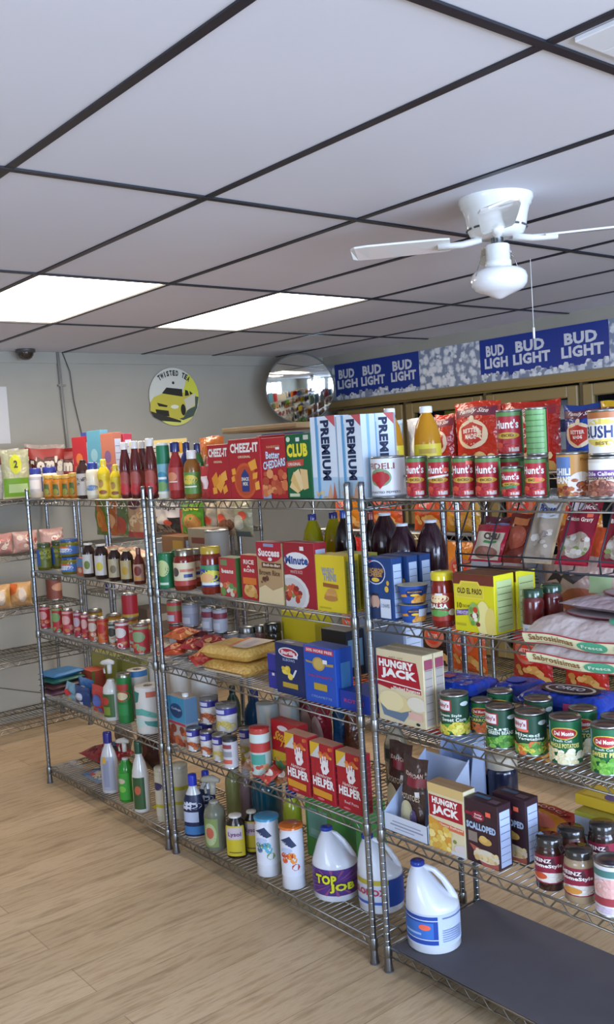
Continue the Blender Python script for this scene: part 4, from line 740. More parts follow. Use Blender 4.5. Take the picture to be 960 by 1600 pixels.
bottle('barbecue_bottle', 'reddish steak sauce bottle with small round label beside the twin posts', 'bottle', (3.6224, 0.0264, 0.158), 1.985, Z[3], 'sauce', 'g:#5c1f16', 'g:#7c3a28', '#b8907a', [E(.5, .6, .3, .3, '#7a2a20'), Rr(.2, .05, .8, .25, '#c88a34')], lz=(.1, .55), capr=.4, arc=120)
for g, x_, lb in (((4.6487, 0.0366, 0.141), 2.0, 'tall pickle jar with blue label at the far left end'), ((4.6379, 0.0351, 0.146), 2.05, 'second tall pickle jar right beside the first')):
    bottle('pickle_jar', lb, 'jar', g, x_, Z[3], 'jar', 'g:#5a5c1c', 'g:#3a4a34', '#5a6420', [Rr(0, .1, .45, .95, '#34569c'), F(.4, .1, .95, .9, ['#7a8a2c', '#4a5420', '#94983c'], 14, .1, 3)], lz=(.1, .8))
pj_ = (4.3407, 0.0459, 0.05)
for k_, lb in ((0, 'short relish jar with blue label, bottom of the stacked pair'), (1, 'short relish jar with blue lid, top of the stacked pair')):
    bottle('relish_jar', lb, 'jar', (pj_[0], pj_[1], .085), 2.0, Z[3]+k_*.0865, 'jar', 'g:#6a6a20', 'g:#2f5288', '#3f68a8', [E(.4, .5, .3, .3, '#c8ccd4'), Rr(.1, .8, .6, 1, '#c85a34')], lz=(.15, .6), capr=.95)
carton('seasoning_box', 'small blue and orange seasoning box beside the relish jars', 'box', (4.186, 0.0691, 0.086), 1.975, Z[3], .03, '#b8563a', [Rr(0, .5, 1, 1, '#5a80b0'), E(.5, .3, .3, .15, '#d8b08a')])
# hanging snack bags at the back of the far and middle units
for a, (g, c, fa, lb, x_) in enumerate((((3.9173, 0.2374, 0.319), '#3a322c', [Rr(0, .55, 1, 1, '#cfc6c0'), E(.4, .45, .3, .16, '#c8beb4'), E(.62, .36, .16, .1, '#e0563c'), T('Crisps', .1, .78, .9, .95, '#3a2c34', .02), E(.3, .2, .12, .08, '#8a7c68')], 'black and white snack bag with an orange sticker hanging behind the posts', 2.3), ((3.694, 0.1977, 0.337), '#5c9c2c', [T('KING', .2, .7, .85, .84, '#e4e45a', .05), E(.55, .35, .38, .25, '#c8843c'), E(.55, .35, .3, .18, '#d89a50'), F(.2, .1, .9, .5, ['#4a8a2c', '#d8a45a'], 8, .08, 3)], 'bright green snack bag with a picture of orange food', 2.3), ((3.5839, 0.1053, 0.324), '#b8a890', [E(.5, .45, .3, .14, '#e0563c'), Rr(0, 0, 1, .25, '#4c4a6c')], 'narrow tan snack bag with a round orange sticker', 2.32), ((3.4416, 0.1402, 0.332), '#c0ac90', [E(.4, .5, .25, .14, '#e0563c'), E(.6, .3, .38, .18, '#7a4630'), F(.2, .1, .9, .45, ['#8a5638', '#a87050'], 8, .1, 2)], 'tan snack bag with dark food picture and orange sticker', 2.3), ((3.2904, 0.1415, 0.336), '#a8a484', [E(.6, .6, .22, .12, '#e0563c'), E(.4, .4, .3, .2, '#c8c4b0'), Rr(.1, 0, .9, .15, '#55605c')], 'pale snack bag with orange sticker behind the twin rear posts', 2.3))):
    z_ = 0.181; bag('snack_bag', lb, 'snack bag', (g[0], g[1], max(.12, g[2]-z_)), x_, Z[3]+z_, .04, 'f:'+c, fa, seed=20+a)
root = tag(empty('clip_rail', (2.36, 3.7982, Z[3]), R_(-90)), 'dark hanging rail carrying the snack bags behind the middle unit', 'rail')
m = MB(); m.tube([(-.4, 0, .362), (.5, 0, .362)], .003, '#3a3a3c', 6); m.build('rod', root)
for a, (g, c, fa, lb) in enumerate((((4.6058, 0.1337, 0.36), '#5c7a24', [P([(.3, .9), (.9, .6), (1, .1), (.6, .1)], '#c87024'), E(.6, .4, .2, .2, '#d88a30')], 'green and orange snack bag hanging at the back of the far unit'), ((4.4673, 0.0854, 0.343), '#b0602c', [T('CH', .2, .75, .8, .9, '#e4dcd0', .04), E(.5, .4, .4, .2, '#d8a070')], 'narrow snack bag with white letters hanging beside the rear post'), ((4.3695, 0.1103, 0.343), '#6a7a4c', [T('CH', .2, .75, .8, .9, '#e4dcd0', .04), E(.5, .3, .45, .25, '#b8503c')], 'narrow green and red snack bag with white letters'), ((4.2223, 0.1841, 0.35), '#c8a47c', [E(.5, .85, .35, .14, '#6a2c40'), F(.1, .1, .9, .7, ['#e0c8a0', '#b88a64', '#d8b890'], 12, .14, 2), Rr(0, 0, 1, .14, '#a83a40')], 'cream and maroon snack bag left of the twin posts'))):
    z_ = 0.149; bag('snack_bag', lb, 'snack bag', (g[0], g[1], max(.12, g[2]-z_)), 2.3, Z[3]+z_, .04, 'f:'+c, fa, seed=30+a)
m = MB(); m.tube([(2.355, 3.62, Z[4]-.04), (2.355, 4.6, Z[4]-.04)], .003, '#3a3a3c', 6); tag(m.build('clip_rail'), 'dark hanging rail carrying the snack bags behind the far unit', 'rail')
# rolls lying at the back of the far unit
for i, (px_, lb) in enumerate(((4.3175+.12, 'pinkish bag of rolls lying behind the barbecue bottles'), (4.3175-.1, 'bag of pale rolls with a red end near the rear post'))):
    bag('bread_bag', lb, 'bread bag', (px_, .21, .2), 2.12, Z[3]+.05, .09, 'f:'+('#c09a84', '#cbb096', '#b86a5c')[i], [F(.1, .2, .9, .8, ['#d8c0a0', '#c8907c', '#e0d0b8'], 12, .1, i)], seed=40+i, tilt=-87)
# ===== middle shelf, nearest unit
hj = [P([(.02, .5), (.02, .9), (.86, .88), (.88, .8), (.9, .72), (.94, .46)], '#a81c2c'), T('HUNGRY', .06, .76, .8, .87, '#f2eee6', .06), T('JACK', .1, .6, .86, .75, '#f2eee6', .06), P([(0, .555), (.95, .52), (.95, .535), (0, .57)], '#efe6d8'), T('Mashed Potatoes', .36, .47, .92, .515, '#f0e4d8', .03), P([(.0, .5), (.02, .54), (.3, .5), (.3, .46)], '#a81c2c'), E(.36, .26, .36, .16, '#dcc890'), E(.3, .3, .26, .14, '#e4d4a2'), P([(.05, .24), (.12, .08), (.55, .04), (.72, .22), (.5, .16), (.2, .16)], '#66788c'), E(.84, .32, .2, .1, '#e0d8c4'), Rr(.66, .1, .95, .2, '#dcb0a0'), E(.85, .05, .04, .02, '#2a2a2c'), T('NET WT', .3, .9, .6, .92, '#8a6a3c', .0)]
pot = info('#b0a69c', '#7a6c68')+[Rr(.1, .8, .9, .93, '#9c4a60')]
HG = (2.0235, 0.2078, 0.223)
carton('potato_box', 'cream mashed potato box with a big red and white title, at the left post', 'potato box', HG, 1.965, Z[2], .043, '#d9c9a2', hj, pot)
carton('potato_box', 'second cream mashed potato box standing right behind the front one', 'potato box', HG, 2.012, Z[2], .043, '#d9c9a2', hj, pot)
def lib(t, pic, c2): return [Rr(0, 0, 1, 1, '#1d4a34'), Rr(.02, .62, .42, .93, '#a82834'), Rr(.05, .65, .39, .9, '#e6dedc'), T("Libby's", .07, .7, .37, .84, '#a83a4c', .03), E(.7, .82, .1, .06, '#d0dcdc'), T(t[0], .1, .47, .62, .56, '#dde8d8', .03), T(t[1], .2, .36, .72, .46, '#dde8d8', .03), P([(0, .18), (.3, .3), (.65, .3), (1, .5), (1, .0), (0, .0)], c2), F(.02, .03, .98, .28, pic, 24, .09, 6)]
def delm(t, pic): return [Rr(0, 0, 1, 1, '#16643c'), Rr(0, .55, .12, .95, '#8ab4c8'), E(.42, .72, .26, .14, '#d8c04a'), E(.42, .72, .23, .12, '#b0242c'), T('Del Monte', .24, .67, .6, .77, '#efe6dc', .04), T('Fresh Cut', .22, .52, .56, .58, '#dfe8dc', .02), T(t, .14, .38, .7, .49, '#dfd67a', .04), F(.03, .02, .97, .32, pic, 30, .09, 8)]
gb, cn, pt, pe, cr_ = ['#5c9a34', '#79b04c', '#3f7a28'], ['#d8c84a', '#c8b83a', '#e4da6c'], ['#e6dcb4', '#d8cc9c', '#efe8cc'], ['#6aa83c', '#88c054', '#549430'], ['#d8703c', '#c8603a', '#e0884c']
for g, x_, a, lb in (((1.8383, 0.0409, 0.122), 2.0, lib(('Cream Style', 'Sweet Corn'), cn, '#5c9a3c'), 'green corn can, leftmost on its shelf beside the potato boxes'),
    ((1.7906, 0.0316, 0.098), 2.06, delm('CARROTS', cr_), 'green can with an orange carrot picture, half hidden by its right neighbour'),
    ((1.6652, 0.0406, 0.115), 1.995, lib(('Cut', 'GREEN BEANS'), gb, '#3c7a34'), 'green bean can with white title in front of the carrots'),
    ((1.7849, 0.0378, 0.108), 2.14, delm('BEANS', gb), 'rear green can behind the green bean can, only its top showing'),
    ((1.5673, 0.0412, 0.117), 2.0, lib(('Mixed', 'Vegetables'), ['#d8c84a', '#7ab04c', '#d8703c', '#4a8a34'], '#8aa83c')+[Rr(.2, .6, .42, .66, STK)], 'mixed vegetable can with a red sticker, centre of the front row'),
    ((1.617, 0.0393, 0.122), 2.1, lib(('Mixed', 'Vegetables'), cn, '#3c7a34'), 'dark green can behind the mixed vegetables, white patch on its label'),
    ((1.4566, 0.0407, 0.123), 2.0, delm('WHOLE POTATOES', pt), 'whole potato can with pale potatoes pictured on green'),
    ((1.4726, 0.0368, 0.12), 2.1, delm('POTATOES', pt), 'green potato can with an orange sticker on its lid, behind the whole potatoes'),
    ((1.3358, 0.0375, 0.125), 2.0, delm('SWEET PEAS', pe), 'sweet pea can at the right edge of the frame'),
    ((1.3761, 0.0357, 0.116), 2.1, delm('PEAS', pe), 'rear can behind the sweet peas at the right edge')):
    can('vegetable_can', lb, 'can', g, x_, Z[2], '#1b5a38', a, rot=44, group='green vegetable cans')
def slab(name, lb, cat, y, x_, z, w_, d_, h_, col, rot, fr, tp, seed=1, group=None):
    """soft-cornered flat pack lying down, front print and top print"""
    mb = MB(); nx, ny = 16, 10; top = []; bot = []
    for j in range(ny+1):
        for i in range(nx+1):
            u, v = i/nx, j/ny; e = (min(1, 9*u, 9*(1-u)))**.35*(min(1, 6*v, 6*(1-v)))**.35; k = .002*math.sin(12*u+seed)*math.sin(8*v+seed*2)*e
            top.append(((u-.5)*w_, (v-.5)*d_, h_*.5+h_*.5*e+k)); bot.append(((u-.5)*w_*.98, (v-.5)*d_, h_*.5-h_*.5*e))
    Fq = [(j*(nx+1)+i, j*(nx+1)+i+1, (j+1)*(nx+1)+i+1, (j+1)*(nx+1)+i) for j in range(ny) for i in range(nx)]
    mb.add(top, Fq, col, True); mb.add(bot, [f[::-1] for f in Fq], col, True)
    art(mb, lambda u, v, l: ((u-.5)*w_*.86, -d_/2+.007-.009*math.sin(PI*min(1, max(0, v)))-l-.0005, .12*h_+h_*v*.76), fr, 2)
    art(mb, lambda u, v, l: ((u-.5)*w_*.84, (v-.5)*d_*.78, h_+.0025+l), tp, 2)
    return tag(mb.build(name, loc=(x_, y, z), rot=R_(rot)), lb, cat, group)
oz = lambda s, c='#d8cfc0': [E(.5, .5, .4, .42, '#2a1f20'), E(.5, .5, .34, .34, c), E(.5, .5, .3, .28, '#33242a'), T(s, .3, .38, .7, .62, '#e8e8ee', .03)]
CB = 'f:#1c3fa8'
slab('cookie_pack', 'blue cookie pack with an oval of sandwich cookies on top, right of centre', 'cookie pack', 1.6048, 2.19, Z[2]+.06, .27, .17, .055, CB, -84, [Rr(.6, .2, .78, .8, '#b83a6c'), E(.12, .5, .05, .3, '#d8dce8'), P([(.8, .2), (.95, .3), (.92, .8), (.88, .4)], '#c8d4ee')], oz('OREO'), 3, 'blue cookie packs')
slab('cookie_pack', 'blue cookie pack lying under the oval one', 'cookie pack', 1.6338, 2.2, Z[2]+.001, .27, .17, .055, CB, -86, [Rr(.3, .2, .6, .8, '#3458c0')], [], 4, 'blue cookie packs')
slab('cookie_pack', 'upper blue cookie pack at the left with white bar marks, behind the corn can', 'cookie pack', 1.9155, 2.16, Z[2]+.06, .2, .17, .055, CB, -82, [P([(.3, .1), (.95, .25), (.95, .4), (.3, .2)], '#b8c4e0'), Rr(.62, .2, .74, .85, '#c0cce8')], [Rr(.1, .3, .4, .6, '#c84a5c')], 5, 'blue cookie packs')
slab('cookie_pack', 'lower blue cookie pack directly behind the corn can', 'cookie pack', 1.9405, 2.18, Z[2]+.001, .2, .17, .055, CB, -86, [P([(.2, .1), (.95, .25), (.95, .4), (.3, .2)], '#b8c4e0')], [], 6, 'blue cookie packs')
slab('cookie_pack', 'blue cookie pack between the other two stacks, red patch on its side', 'cookie pack', 1.8353, 2.27, Z[2]+.045, .12, .15, .055, CB, -80, [Rr(.1, .3, .35, .7, '#b83a3c')], [E(.4, .5, .3, .3, '#3a5cc0')], 7, 'blue cookie packs')
carton('brownie_box', 'yellow box with white lettering at the right edge behind the peas', 'box', (1.4699, .12, .16), 2.3, Z[2], .04, '#c9a82e', [T('7UP', .3, .5, .8, .7, '#e6dcc8', .05), Rr(0, 0, 1, .3, '#7a4a6c')])
# ===== middle shelf, middle unit
carton('pasta_box', 'dark blue elbow pasta box with red oval logo', 'pasta box', (2.5631, 0.1761, 0.18), 1.965, Z[2], .055, '#1a2a5c', [E(.45, .83, .33, .1, '#e0e4ea'), E(.45, .83, .29, .08, '#b0283c'), T('Barilla', .22, .79, .68, .87, '#efe6e4', .04), T('ELBOWS', .26, .66, .66, .71, '#a8b4cc', .02), E(.35, .45, .14, .06, '#e4cc4a'), F(.22, .36, .5, .52, ['#e8d05a', '#d8b83c'], 7, .08, 3), P([(.46, .34), (.6, .36), (.72, .52), (.66, .52), (.58, .42)], '#d8dce4'), Rr(.22, .14, .72, .24, '#b89a34'), Rr(.62, .74, .76, .8, '#e8e8ea')], info('#5f9ac8', '#1d3a70'), [Rr(0, 0, 1, 1, '#2b3252'), Rr(.2, .3, .45, .6, '#b8bcc8')])
carton('pasta_box', 'bright blue pasta box with a red band and gold medallion', 'pasta box', (2.3957, 0.1692, 0.193), 1.958, Z[2], .075, '#2450b0', [Rr(.06, .88, .96, .97, '#c23a4c'), T('50% MORE FREE', .1, .9, .92, .95, '#e8dcdc', .03), E(.48, .7, .2, .12, '#b89a50'), E(.48, .7, .15, .09, '#c8ac5c'), P([(.06, .74), (.3, .72), (.3, .69), (.08, .7)], '#a89050'), P([(.7, .72), (.95, .74), (.94, .69), (.7, .68)], '#a89050'), T('THIN SPAGHETTI', .12, .46, .88, .5, '#b83a5c', .02), Rr(.3, .24, .72, .36, '#b89a34'), T('CREAMETTE', .2, .1, .85, .14, '#8aa8d8', .0), Rr(.62, .72, .76, .79, '#e8e8ea')], [Rr(.3, .2, .85, .75, '#4a88c0')])
carton('pasta_box', 'blue pasta box lying flat at the right end of the middle unit', 'pasta box', (2.2594, .15, .062), 1.965, Z[2], .2, '#1f3a9c', [T('ROTINI', .15, .4, .8, .6, '#b83a6c', .02)], [], [])
carton('pasta_box', 'small purple blue box at the foot of the dark elbow pasta', 'pasta box', (2.7001, .05, .125), 1.985, Z[2], .03, '#34389c', [Rr(0, .48, 1, .52, '#1c1f5c'), Rr(.5, .38, .8, .46, '#e0e0e8')])
mp = [P([(.56, 0), (.72, 0), (.5, 1), (.34, 1)], '#cf7a3c'), P([(.64, 0), (1, 0), (1, 1), (.44, 1)], '#d0c4b4'), P([(.74, .2), (.9, .2), (.8, .8), (.64, .8)], '#b8aab4')]
slab('macaroni_bag', 'bag of elbow macaroni lying underneath another, pressed flat', 'pasta bag', 3.0385, 2.075, Z[2]+.001, .27, .21, .05, 'n:#c08c3c:#e0bc6c:90', -86, [Rr(.0, .1, 1, .35, '#d8c8ac')], [], 2)
slab('macaroni_bag', 'bag of elbow macaroni lying on top of the other macaroni bag', 'pasta bag', 3.0385-.01, 2.08, Z[2]+.056, .27, .21, .055, 'n:#c89a44:#e0bc6c:90', -80, [], mp, 5)
for i, (a, z_, x_, c, lb) in enumerate(((3.4507, 0, 2.0, '#c8502c', 'orange red pouch lying lowest beside the left post of the middle unit'), (3.3489, .03, 2.03, '#b02c34', 'red pouch lying across the orange ones'), (3.5215, .05, 2.06, '#d0703c', 'orange pouch on top of the pile by the stacked cans'), (3.2252, .05, 2.04, '#a82c34', 'dark red pouch at the right of the pile beside the macaroni'), (3.2457, 0, 1.985, '#c23c38', 'red pouch at the shelf edge in front of the pile'))):
    bag('food_pouch', lb, 'pouch', (a, .15, .11), x_-.02, Z[2]+.024+z_, .04, 'f:'+c, [F(.1, .15, .9, .85, ['#e0946a', '#c8402c', '#e8b070', '#a82830'], 12, .13, i)], seed=60+i, tilt=-78, roll=10*(i-2), group='red and orange pouches')
# stacked cans at the back
sc = (((3.6545, 0.0361, 0.108), '#b83a34', '#5c6a3c', 'red and green can, bottom left of the stacked cans', 0), ((3.5229, 0.0367, 0.12), '#8a8c98', '#7c3040', 'grey and maroon can, bottom row beside the red one', 0), ((3.3499, 0.0354, 0.141), '#9a9ca6', '#8c3444', 'pale grey can with a maroon band, bottom row third', 0), ((3.2274, 0.0359, 0.162), '#9aa0a8', '#8c3444', 'grey can with a maroon band, bottom row rightmost', 0), ((3.66, 0.0361, 0.107), '#c03c3a', '#8a8c5c', 'red can with a picture, top left of the stacked cans', 1), ((3.5386, 0.0397, 0.117), '#8f94a2', '#a0a4b0', 'plain blue grey can in the top row, second', 1), ((3.3724, 0.037, 0.137), '#9a9ca6', '#7c2c3c', 'grey can with maroon top band, top row third', 1), ((3.2949, 0.0311, 0.142), '#a0a4ae', '#7c2c3c', 'grey can with maroon top, top row rightmost', 1))
for g, c, c2, lb, lv in sc:
    can('stacked_can', lb, 'can', (g[0], g[1], .105), 2.17, Z[2]+.001+lv*.1065, c, [Rr(0, .58, 1, .85, c2), Rr(.2, .1, .6, .4, '#b8bcc4')], rot=30, group='stacked grey cans')
for g, x_, c, lb in (((2.9343, 0.2213, 0.204), 2.3, '#d4c428', 'large plain yellow box behind the pasta boxes'), ((2.6603, 0.1465, 0.172), 2.25, '#20242c', 'black box behind the bright blue pasta')):
    carton('back_box', lb, 'box', g, x_, Z[2], .09, c, [], [Rr(.1, .2, .9, .8, '#6f93a8')] if c[1] == '2' else [])
carton('display_tray', 'pale blue grey card tray between the posts behind the blue pasta', 'tray', (2.5059, 0.2522, 0.228), 2.3, Z[2], .1, '#8f9cb4', [])
for g, x_, c, l_, lb in (((3.216, 0.0337, 0.13), 2.25, 't:#b8bcc0:.3', 'm:#8a8c8a:.3', 'clear lidded container, left of the two behind the macaroni'), ((3.1703, 0.0255, 0.136), 2.28, 'g:#7a5c60', 'm:#8a8c8a:.3', 'clear lidded container with dark contents, right of the two'), ((3.0489, 0.0339, 0.16), 2.26, 'g:#2a2622', 'g:#1e1c1a', 'dark lantern shaped jar behind the elbow pasta box')):
    bottle('jar', lb, 'jar', g, x_, Z[2], 'mayo', c, l_, capr=1.05)
# ===== middle shelf, far unit: cans
fc = (((4.7039, 0.0271, 0.123), '#a8242c', '#c8908c', 'red can at the far left end of the row'), ((4.5419, 0.0296, 0.134), '#b02c34', '#7a9a5c', 'red can with a green circle on its label'), ((4.4252, 0.0274, 0.128), '#b83c3c', '#d8a098', 'red can with a pink stripe, third from the far end'), ((4.3063, 0.0221, 0.131), '#a82c3c', '#b8a0a8', 'red and grey can, fourth from the far end'), ((4.2255, 0.0203, 0.129), '#b03044', '#d8a8a0', 'narrow crimson can in the middle of the far row'), ((4.1335, 0.0276, 0.122), '#a84a34', '#c8b8a8', 'brown can with a white top band'), ((4.041, 0.0272, 0.125), '#c8642c', '#b82c2c', 'orange and red can right of the brown one'), ((3.9385, 0.0237, 0.116), '#b4b8a8', '#3a3c34', 'black and white label can with a yellow top'), ((3.8491, 0.0321, 0.13), '#b8343c', '#d8d0c8', 'red and white can with a silver lid'), ((3.7411, 0.0229, 0.119), '#a8a8a4', '#b8443c', 'grey and red can in front near the posts'), ((3.6782, 0.0368, 0.133), '#b83438', '#8aa074', 'big red can with green patch beside the posts'))
for i, (g, c, c2, lb) in enumerate(fc):
    can('food_can', lb, 'can', g, 2.0, Z[2], c, [E(.45, .6, .28, .2, c2), Rr(0, .88, 1, .97, c2), F(.1, .05, .8, .35, [c2, '#c87848'], 6, .12, i)], rot=44, group='mixed cans on the far unit')
for i, (a, x_, c, lb) in enumerate(((4.1605, 2.12, '#b07824', 'amber topped can in the second row behind the orange can'), (3.9995, 2.12, '#a8642c', 'amber can in the second row carrying the red raised can'), (3.8351, 2.12, '#b04a2c', 'orange can in the second row near the posts'), (4.3859, 2.13, '#8a6a34', 'dull gold can in the second row behind the brown can'))):
    can('food_can', lb, 'can', (a, .038, .11), x_, Z[2], c, [Rr(0, .7, 1, .9, '#c8a83c')], group='second row cans on the far unit')
can('food_can', 'tall red can raised on the second row of the far unit', 'can', (3.987, .038, .115), 2.12, Z[2]+.1115, '#b02430', [Rr(0, 0, .25, 1, '#a8642c'), Rr(0, 0, 1, .12, '#c8a83c')])
can('food_can', 'brown can standing alone on the wall rack behind the red cans', 'can', (2.5, .05, .14), 5.7, WZ[2], '#7a4438', [E(.5, .6, .3, .2, '#b88a6c')], face='y', rot=20)
# ===== second lowest shelf, nearest unit
h2 = [Rr(0, .86, 1, 1, '#d8b878'), Rr(.03, .5, .96, .82, '#a81c2c'), T('HUNGRY', .12, .7, .84, .8, '#f2eee6', .06), T('JACK', .12, .52, .86, .68, '#f2eee6', .06), P([(.25, .44), (.98, .42), (.98, .34), (.5, .35), (.25, .39)], '#d8704a'), T('Cheesy Scalloped', .3, .38, .95, .42, '#f0e4d8', .02), P([(0, 0), (0, .48), (.24, .44), (.62, .3), (.62, .0)], '#d8993c'), F(.02, .02, .6, .34, ['#e8cc6c', '#e0bc54', '#d8a848', '#f0dc8c'], 22, .1, 4), E(.72, .2, .05, .03, '#7a8a3c'), E(.95, .1, .25, .08, '#d8ccc8'), Rr(.6, 0, 1, .05, '#d8d4d4')]
carton('potato_box', 'cream and red cheesy potato box right of the card tray', 'potato box', (1.8723, 0.1461, 0.195), 1.965, Z[1], .052, '#dccfa8', h2, info('#c8b898', '#8a7a60'), [Rr(0, 0, 1, 1, '#bb9468')])
scal = [Rr(0, .75, .35, .8, '#8c2030'), E(.4, .76, .2, .08, '#8c2030'), T('Betty', .3, .76, .52, .8, '#e8d0d0', .03), T('Crocker', .28, .72, .54, .76, '#e8d0d0', .03), T('SCALLOPED', .03, .54, .93, .65, '#a8bcd8', .06), Rr(.08, .34, .36, .5, '#8a7a70'), P([(.1, .3), (.98, .2), (.98, .02), (.5, .0)], '#a8564c'), E(.62, .16, .4, .1, '#d8cdb8'), F(.3, .1, .95, .24, ['#d8c08c', '#e0cc9c', '#c8a870'], 14, .08, 4), E(.6, .4, .2, .06, '#c8a054'), E(.55, .43, .12, .05, '#d8b468'), P([(.65, .8), (.8, .8), (.8, .87), (.65, .87)], STK)]
for x_, lb in ((1.965, 'dark brown scalloped potato box with an orange sticker, the front one'), (2.05, 'second dark brown scalloped potato box, set back to the right')):
    g_ = (1.7282, 0.123, 0.184)
    carton('potato_box', lb, 'potato box', (g_[0]-(.03 if x_ > 2 else 0), g_[1], g_[2]), x_, Z[1], .058, '#38222a', scal, info('#b4c0dc', '#4a5070'), [Rr(.1, .45, .55, .75, '#3f6a88'), Rr(.62, .2, .9, .6, '#6a5460')])
# card tray with pouches
TW = (2.0293, 0.1867, 0.038)
root = tag(empty('display_tray', (1.955, TW[0], Z[1]), R_(-90)), 'white card display tray holding two potato pouches', 'tray')
m = MB(); w_ = TW[1]; d_ = .2; cardc = '#b8c4dc'
m.box(-w_/2, 0, 0, w_/2, .002, .055, '#ccd2de'); m.box(-w_/2, 0, 0, w_/2, d_, .002, cardc); m.box(-w_/2, d_-.002, 0, w_/2, d_, .2, cardc)
for x in (-w_/2, w_/2-.002): m.add([(x, 0, 0), (x, d_, 0), (x, d_, .21), (x, 0, .055), (x+.002, 0, 0), (x+.002, d_, 0), (x+.002, d_, .21), (x+.002, 0, .055)], [(0, 1, 2, 3), (7, 6, 5, 4), (3, 2, 6, 7), (0, 3, 7, 4), (1, 5, 6, 2)], cardc)
ASP[0] = w_/.055; art(m, lambda u, v, l: (-w_/2+u*w_, -l, v*.055), [Rr(.2, .62, .85, .68, '#8a90a4'), Rr(.15, .42, .9, .5, '#8a90a4'), Rr(.25, .25, .7, .3, '#8a90a4')]); m.build('tray', root)
po = [T('IDAHOAN', .2, .74, .9, .8, '#d8b8a8', .03), Rr(.3, .62, 1, .74, '#8c2a34'), T('POTATOES', .1, .42, .85, .5, '#c8b49c', .02), E(.3, .2, .28, .2, '#c8bc94'), E(.62, .2, .16, .1, '#6a5a84'), Rr(0, .0, 1, .08, '#8a7460'), Rr(.7, .48, .85, .56, '#e8e8e8')]
for i, (a, x_, lb) in enumerate(((2.0409, 1.985, 'dark brown potato pouch in the front of the card tray'), (2.1298+.01, 2.065, 'dark brown potato pouch at the back of the card tray'))):
    bag('potato_pouch', lb, 'pouch', (a, .108, .225), x_, Z[1]+.004, .03, 'f:#4a342c', po, seed=70+i, tilt=-8, back='f:#a88a5c')
root = tag(empty('display_tray', (2.17, 2.0272, Z[1]), R_(-84)), 'empty blue grey card tray with slanted sides behind the cheesy potato box', 'tray')
m = MB(); w_, d_ = .13, .1
m.box(-w_/2, 0, 0, w_/2, d_, .002, '#93a6c8'); m.box(-w_/2, d_-.002, 0, w_/2, d_, .26, '#93a6c8')
for x in (-w_/2, w_/2-.002): m.add([(x, 0, 0), (x, d_, 0), (x, d_, .26), (x, d_*.45, .24), (x, 0, .05), (x+.002, 0, 0), (x+.002, d_, 0), (x+.002, d_, .26), (x+.002, d_*.45, .24), (x+.002, 0, .05)], [(0, 1, 2, 3, 4), (9, 8, 7, 6, 5), (4, 3, 8, 9), (3, 2, 7, 8), (0, 4, 9, 5), (1, 6, 7, 2)], '#a3b2d0')
m.build('tray', root)
bottle('coffee_jar', 'dark blue jar with a cream lid behind the scalloped potato boxes', 'jar', (1.9915, 0.0501, 0.186), 2.31, Z[1], 'mayo', 'g:#1c2036', '#b0a48e', capr=1.02)
bottle('spread_tub', 'small tub with a cream lid beside the dark blue jar', 'tub', (2.0313, 0.0399, 0.118), 2.29, Z[1], 'tub', 'g:#34405c', '#b0a590', capr=1.02, caph=.02)
bag('noodle_pack', 'orange noodle pack with red lettering lying flat behind the gravy jars', 'packet', (1.6975, .22, .15), 2.12, Z[1]+.035, .06, 'f:#d88a2c', [P([(.05, .75), (.95, .95), (.95, .55), (.5, .6)], '#c8402c'), T('Goody', .1, .6, .8, .85, '#c0302c', .05), T('Goody', .11, .61, .79, .84, '#e8c8b0', .0), E(.5, .3, .25, .14, '#d8705c')], seed=80, tilt=-75)
carton('dessert_box', 'yellow green box with a white side panel at the right edge', 'box', (1.5475, .17, .13), 2.2, Z[1], .1, '#a8a63a', [Rr(.0, .1, .42, .9, '#a9b4c4'), Rr(.02, .5, .4, .53, '#4a5464')], [Rr(0, 0, 1, 1, '#a8a63a')], [Rr(0, 0, 1, 1, '#9a8a34')])
carton('dessert_box', 'golden yellow box with purple print lying on the green one', 'box', (1.5322, .16, .03), 2.24, Z[1]+.1305, .1, '#c9a52a', [], [], [Rr(.1, .1, .8, .9, '#d8b83c'), E(.7, .4, .2, .3, '#6a5a84')])
gl = [P([(.05, .9), (.55, .95), (.6, .6), (.05, .62)], '#4a1420'), T('HEINZ', .08, .76, .5, .9, '#e8d8d8', .04), T('HomeStyle', .08, .55, .72, .72, '#f0e4e0', .04), E(.45, .22, .42, .18, '#d8cfc4'), Rr(.8, 0, 1, 1, '#b0b4c8')]
for g, x_, c, a, lb in (((1.5217, 0.0384, 0.138), 1.995, '#3a2018', gl+[E(.25, .26, .16, .12, '#c8502c')], 'dark gravy jar with red label and black lid, front left of four'), ((1.5278, 0.0404, 0.127), 2.1, '#4a2a20', gl, 'gravy jar with a black lid set back between the front two'), ((1.4257, 0.0397, 0.135), 1.99, '#a08a6c', gl+[E(.3, .2, .2, .12, '#c88a3c')], 'pale turkey gravy jar with red label, front right'), ((1.4687, 0.0392, 0.149), 2.14, '#33201c', gl, 'tall dark gravy jar rearmost at the right')):
    bottle('gravy_jar', lb, 'jar', g, x_, Z[1], 'jar', 'g:'+c, 'g:#34302c', '#8c1f3a', a, lz=(.16, .7), capr=.9, group='gravy jars')
can('food_can', 'white can with a green stripe at the right edge beside the gravy jars', 'can', (1.3279, 0.0424, 0.137), 1.985, Z[1], '#d8d4d8', [Rr(0, .78, 1, .92, '#4a7a74'), E(.5, .55, .4, .2, '#d8a8a0'), Rr(0, .2, 1, .36, '#9c3a44'), E(.5, .1, .4, .06, '#c8b8c8')], rot=30)
bottle('water_bottle', 'clear bottle standing at the back behind the card tray', 'bottle', (2.357, 0.0406, 0.24), 2.25, Z[1], 'round', 't:#c8ccc0:.7', 'g:#c8c8c0', '#8a907c', [Rr(.2, .2, .8, .8, '#4a4c48')], lz=(.4, .65))
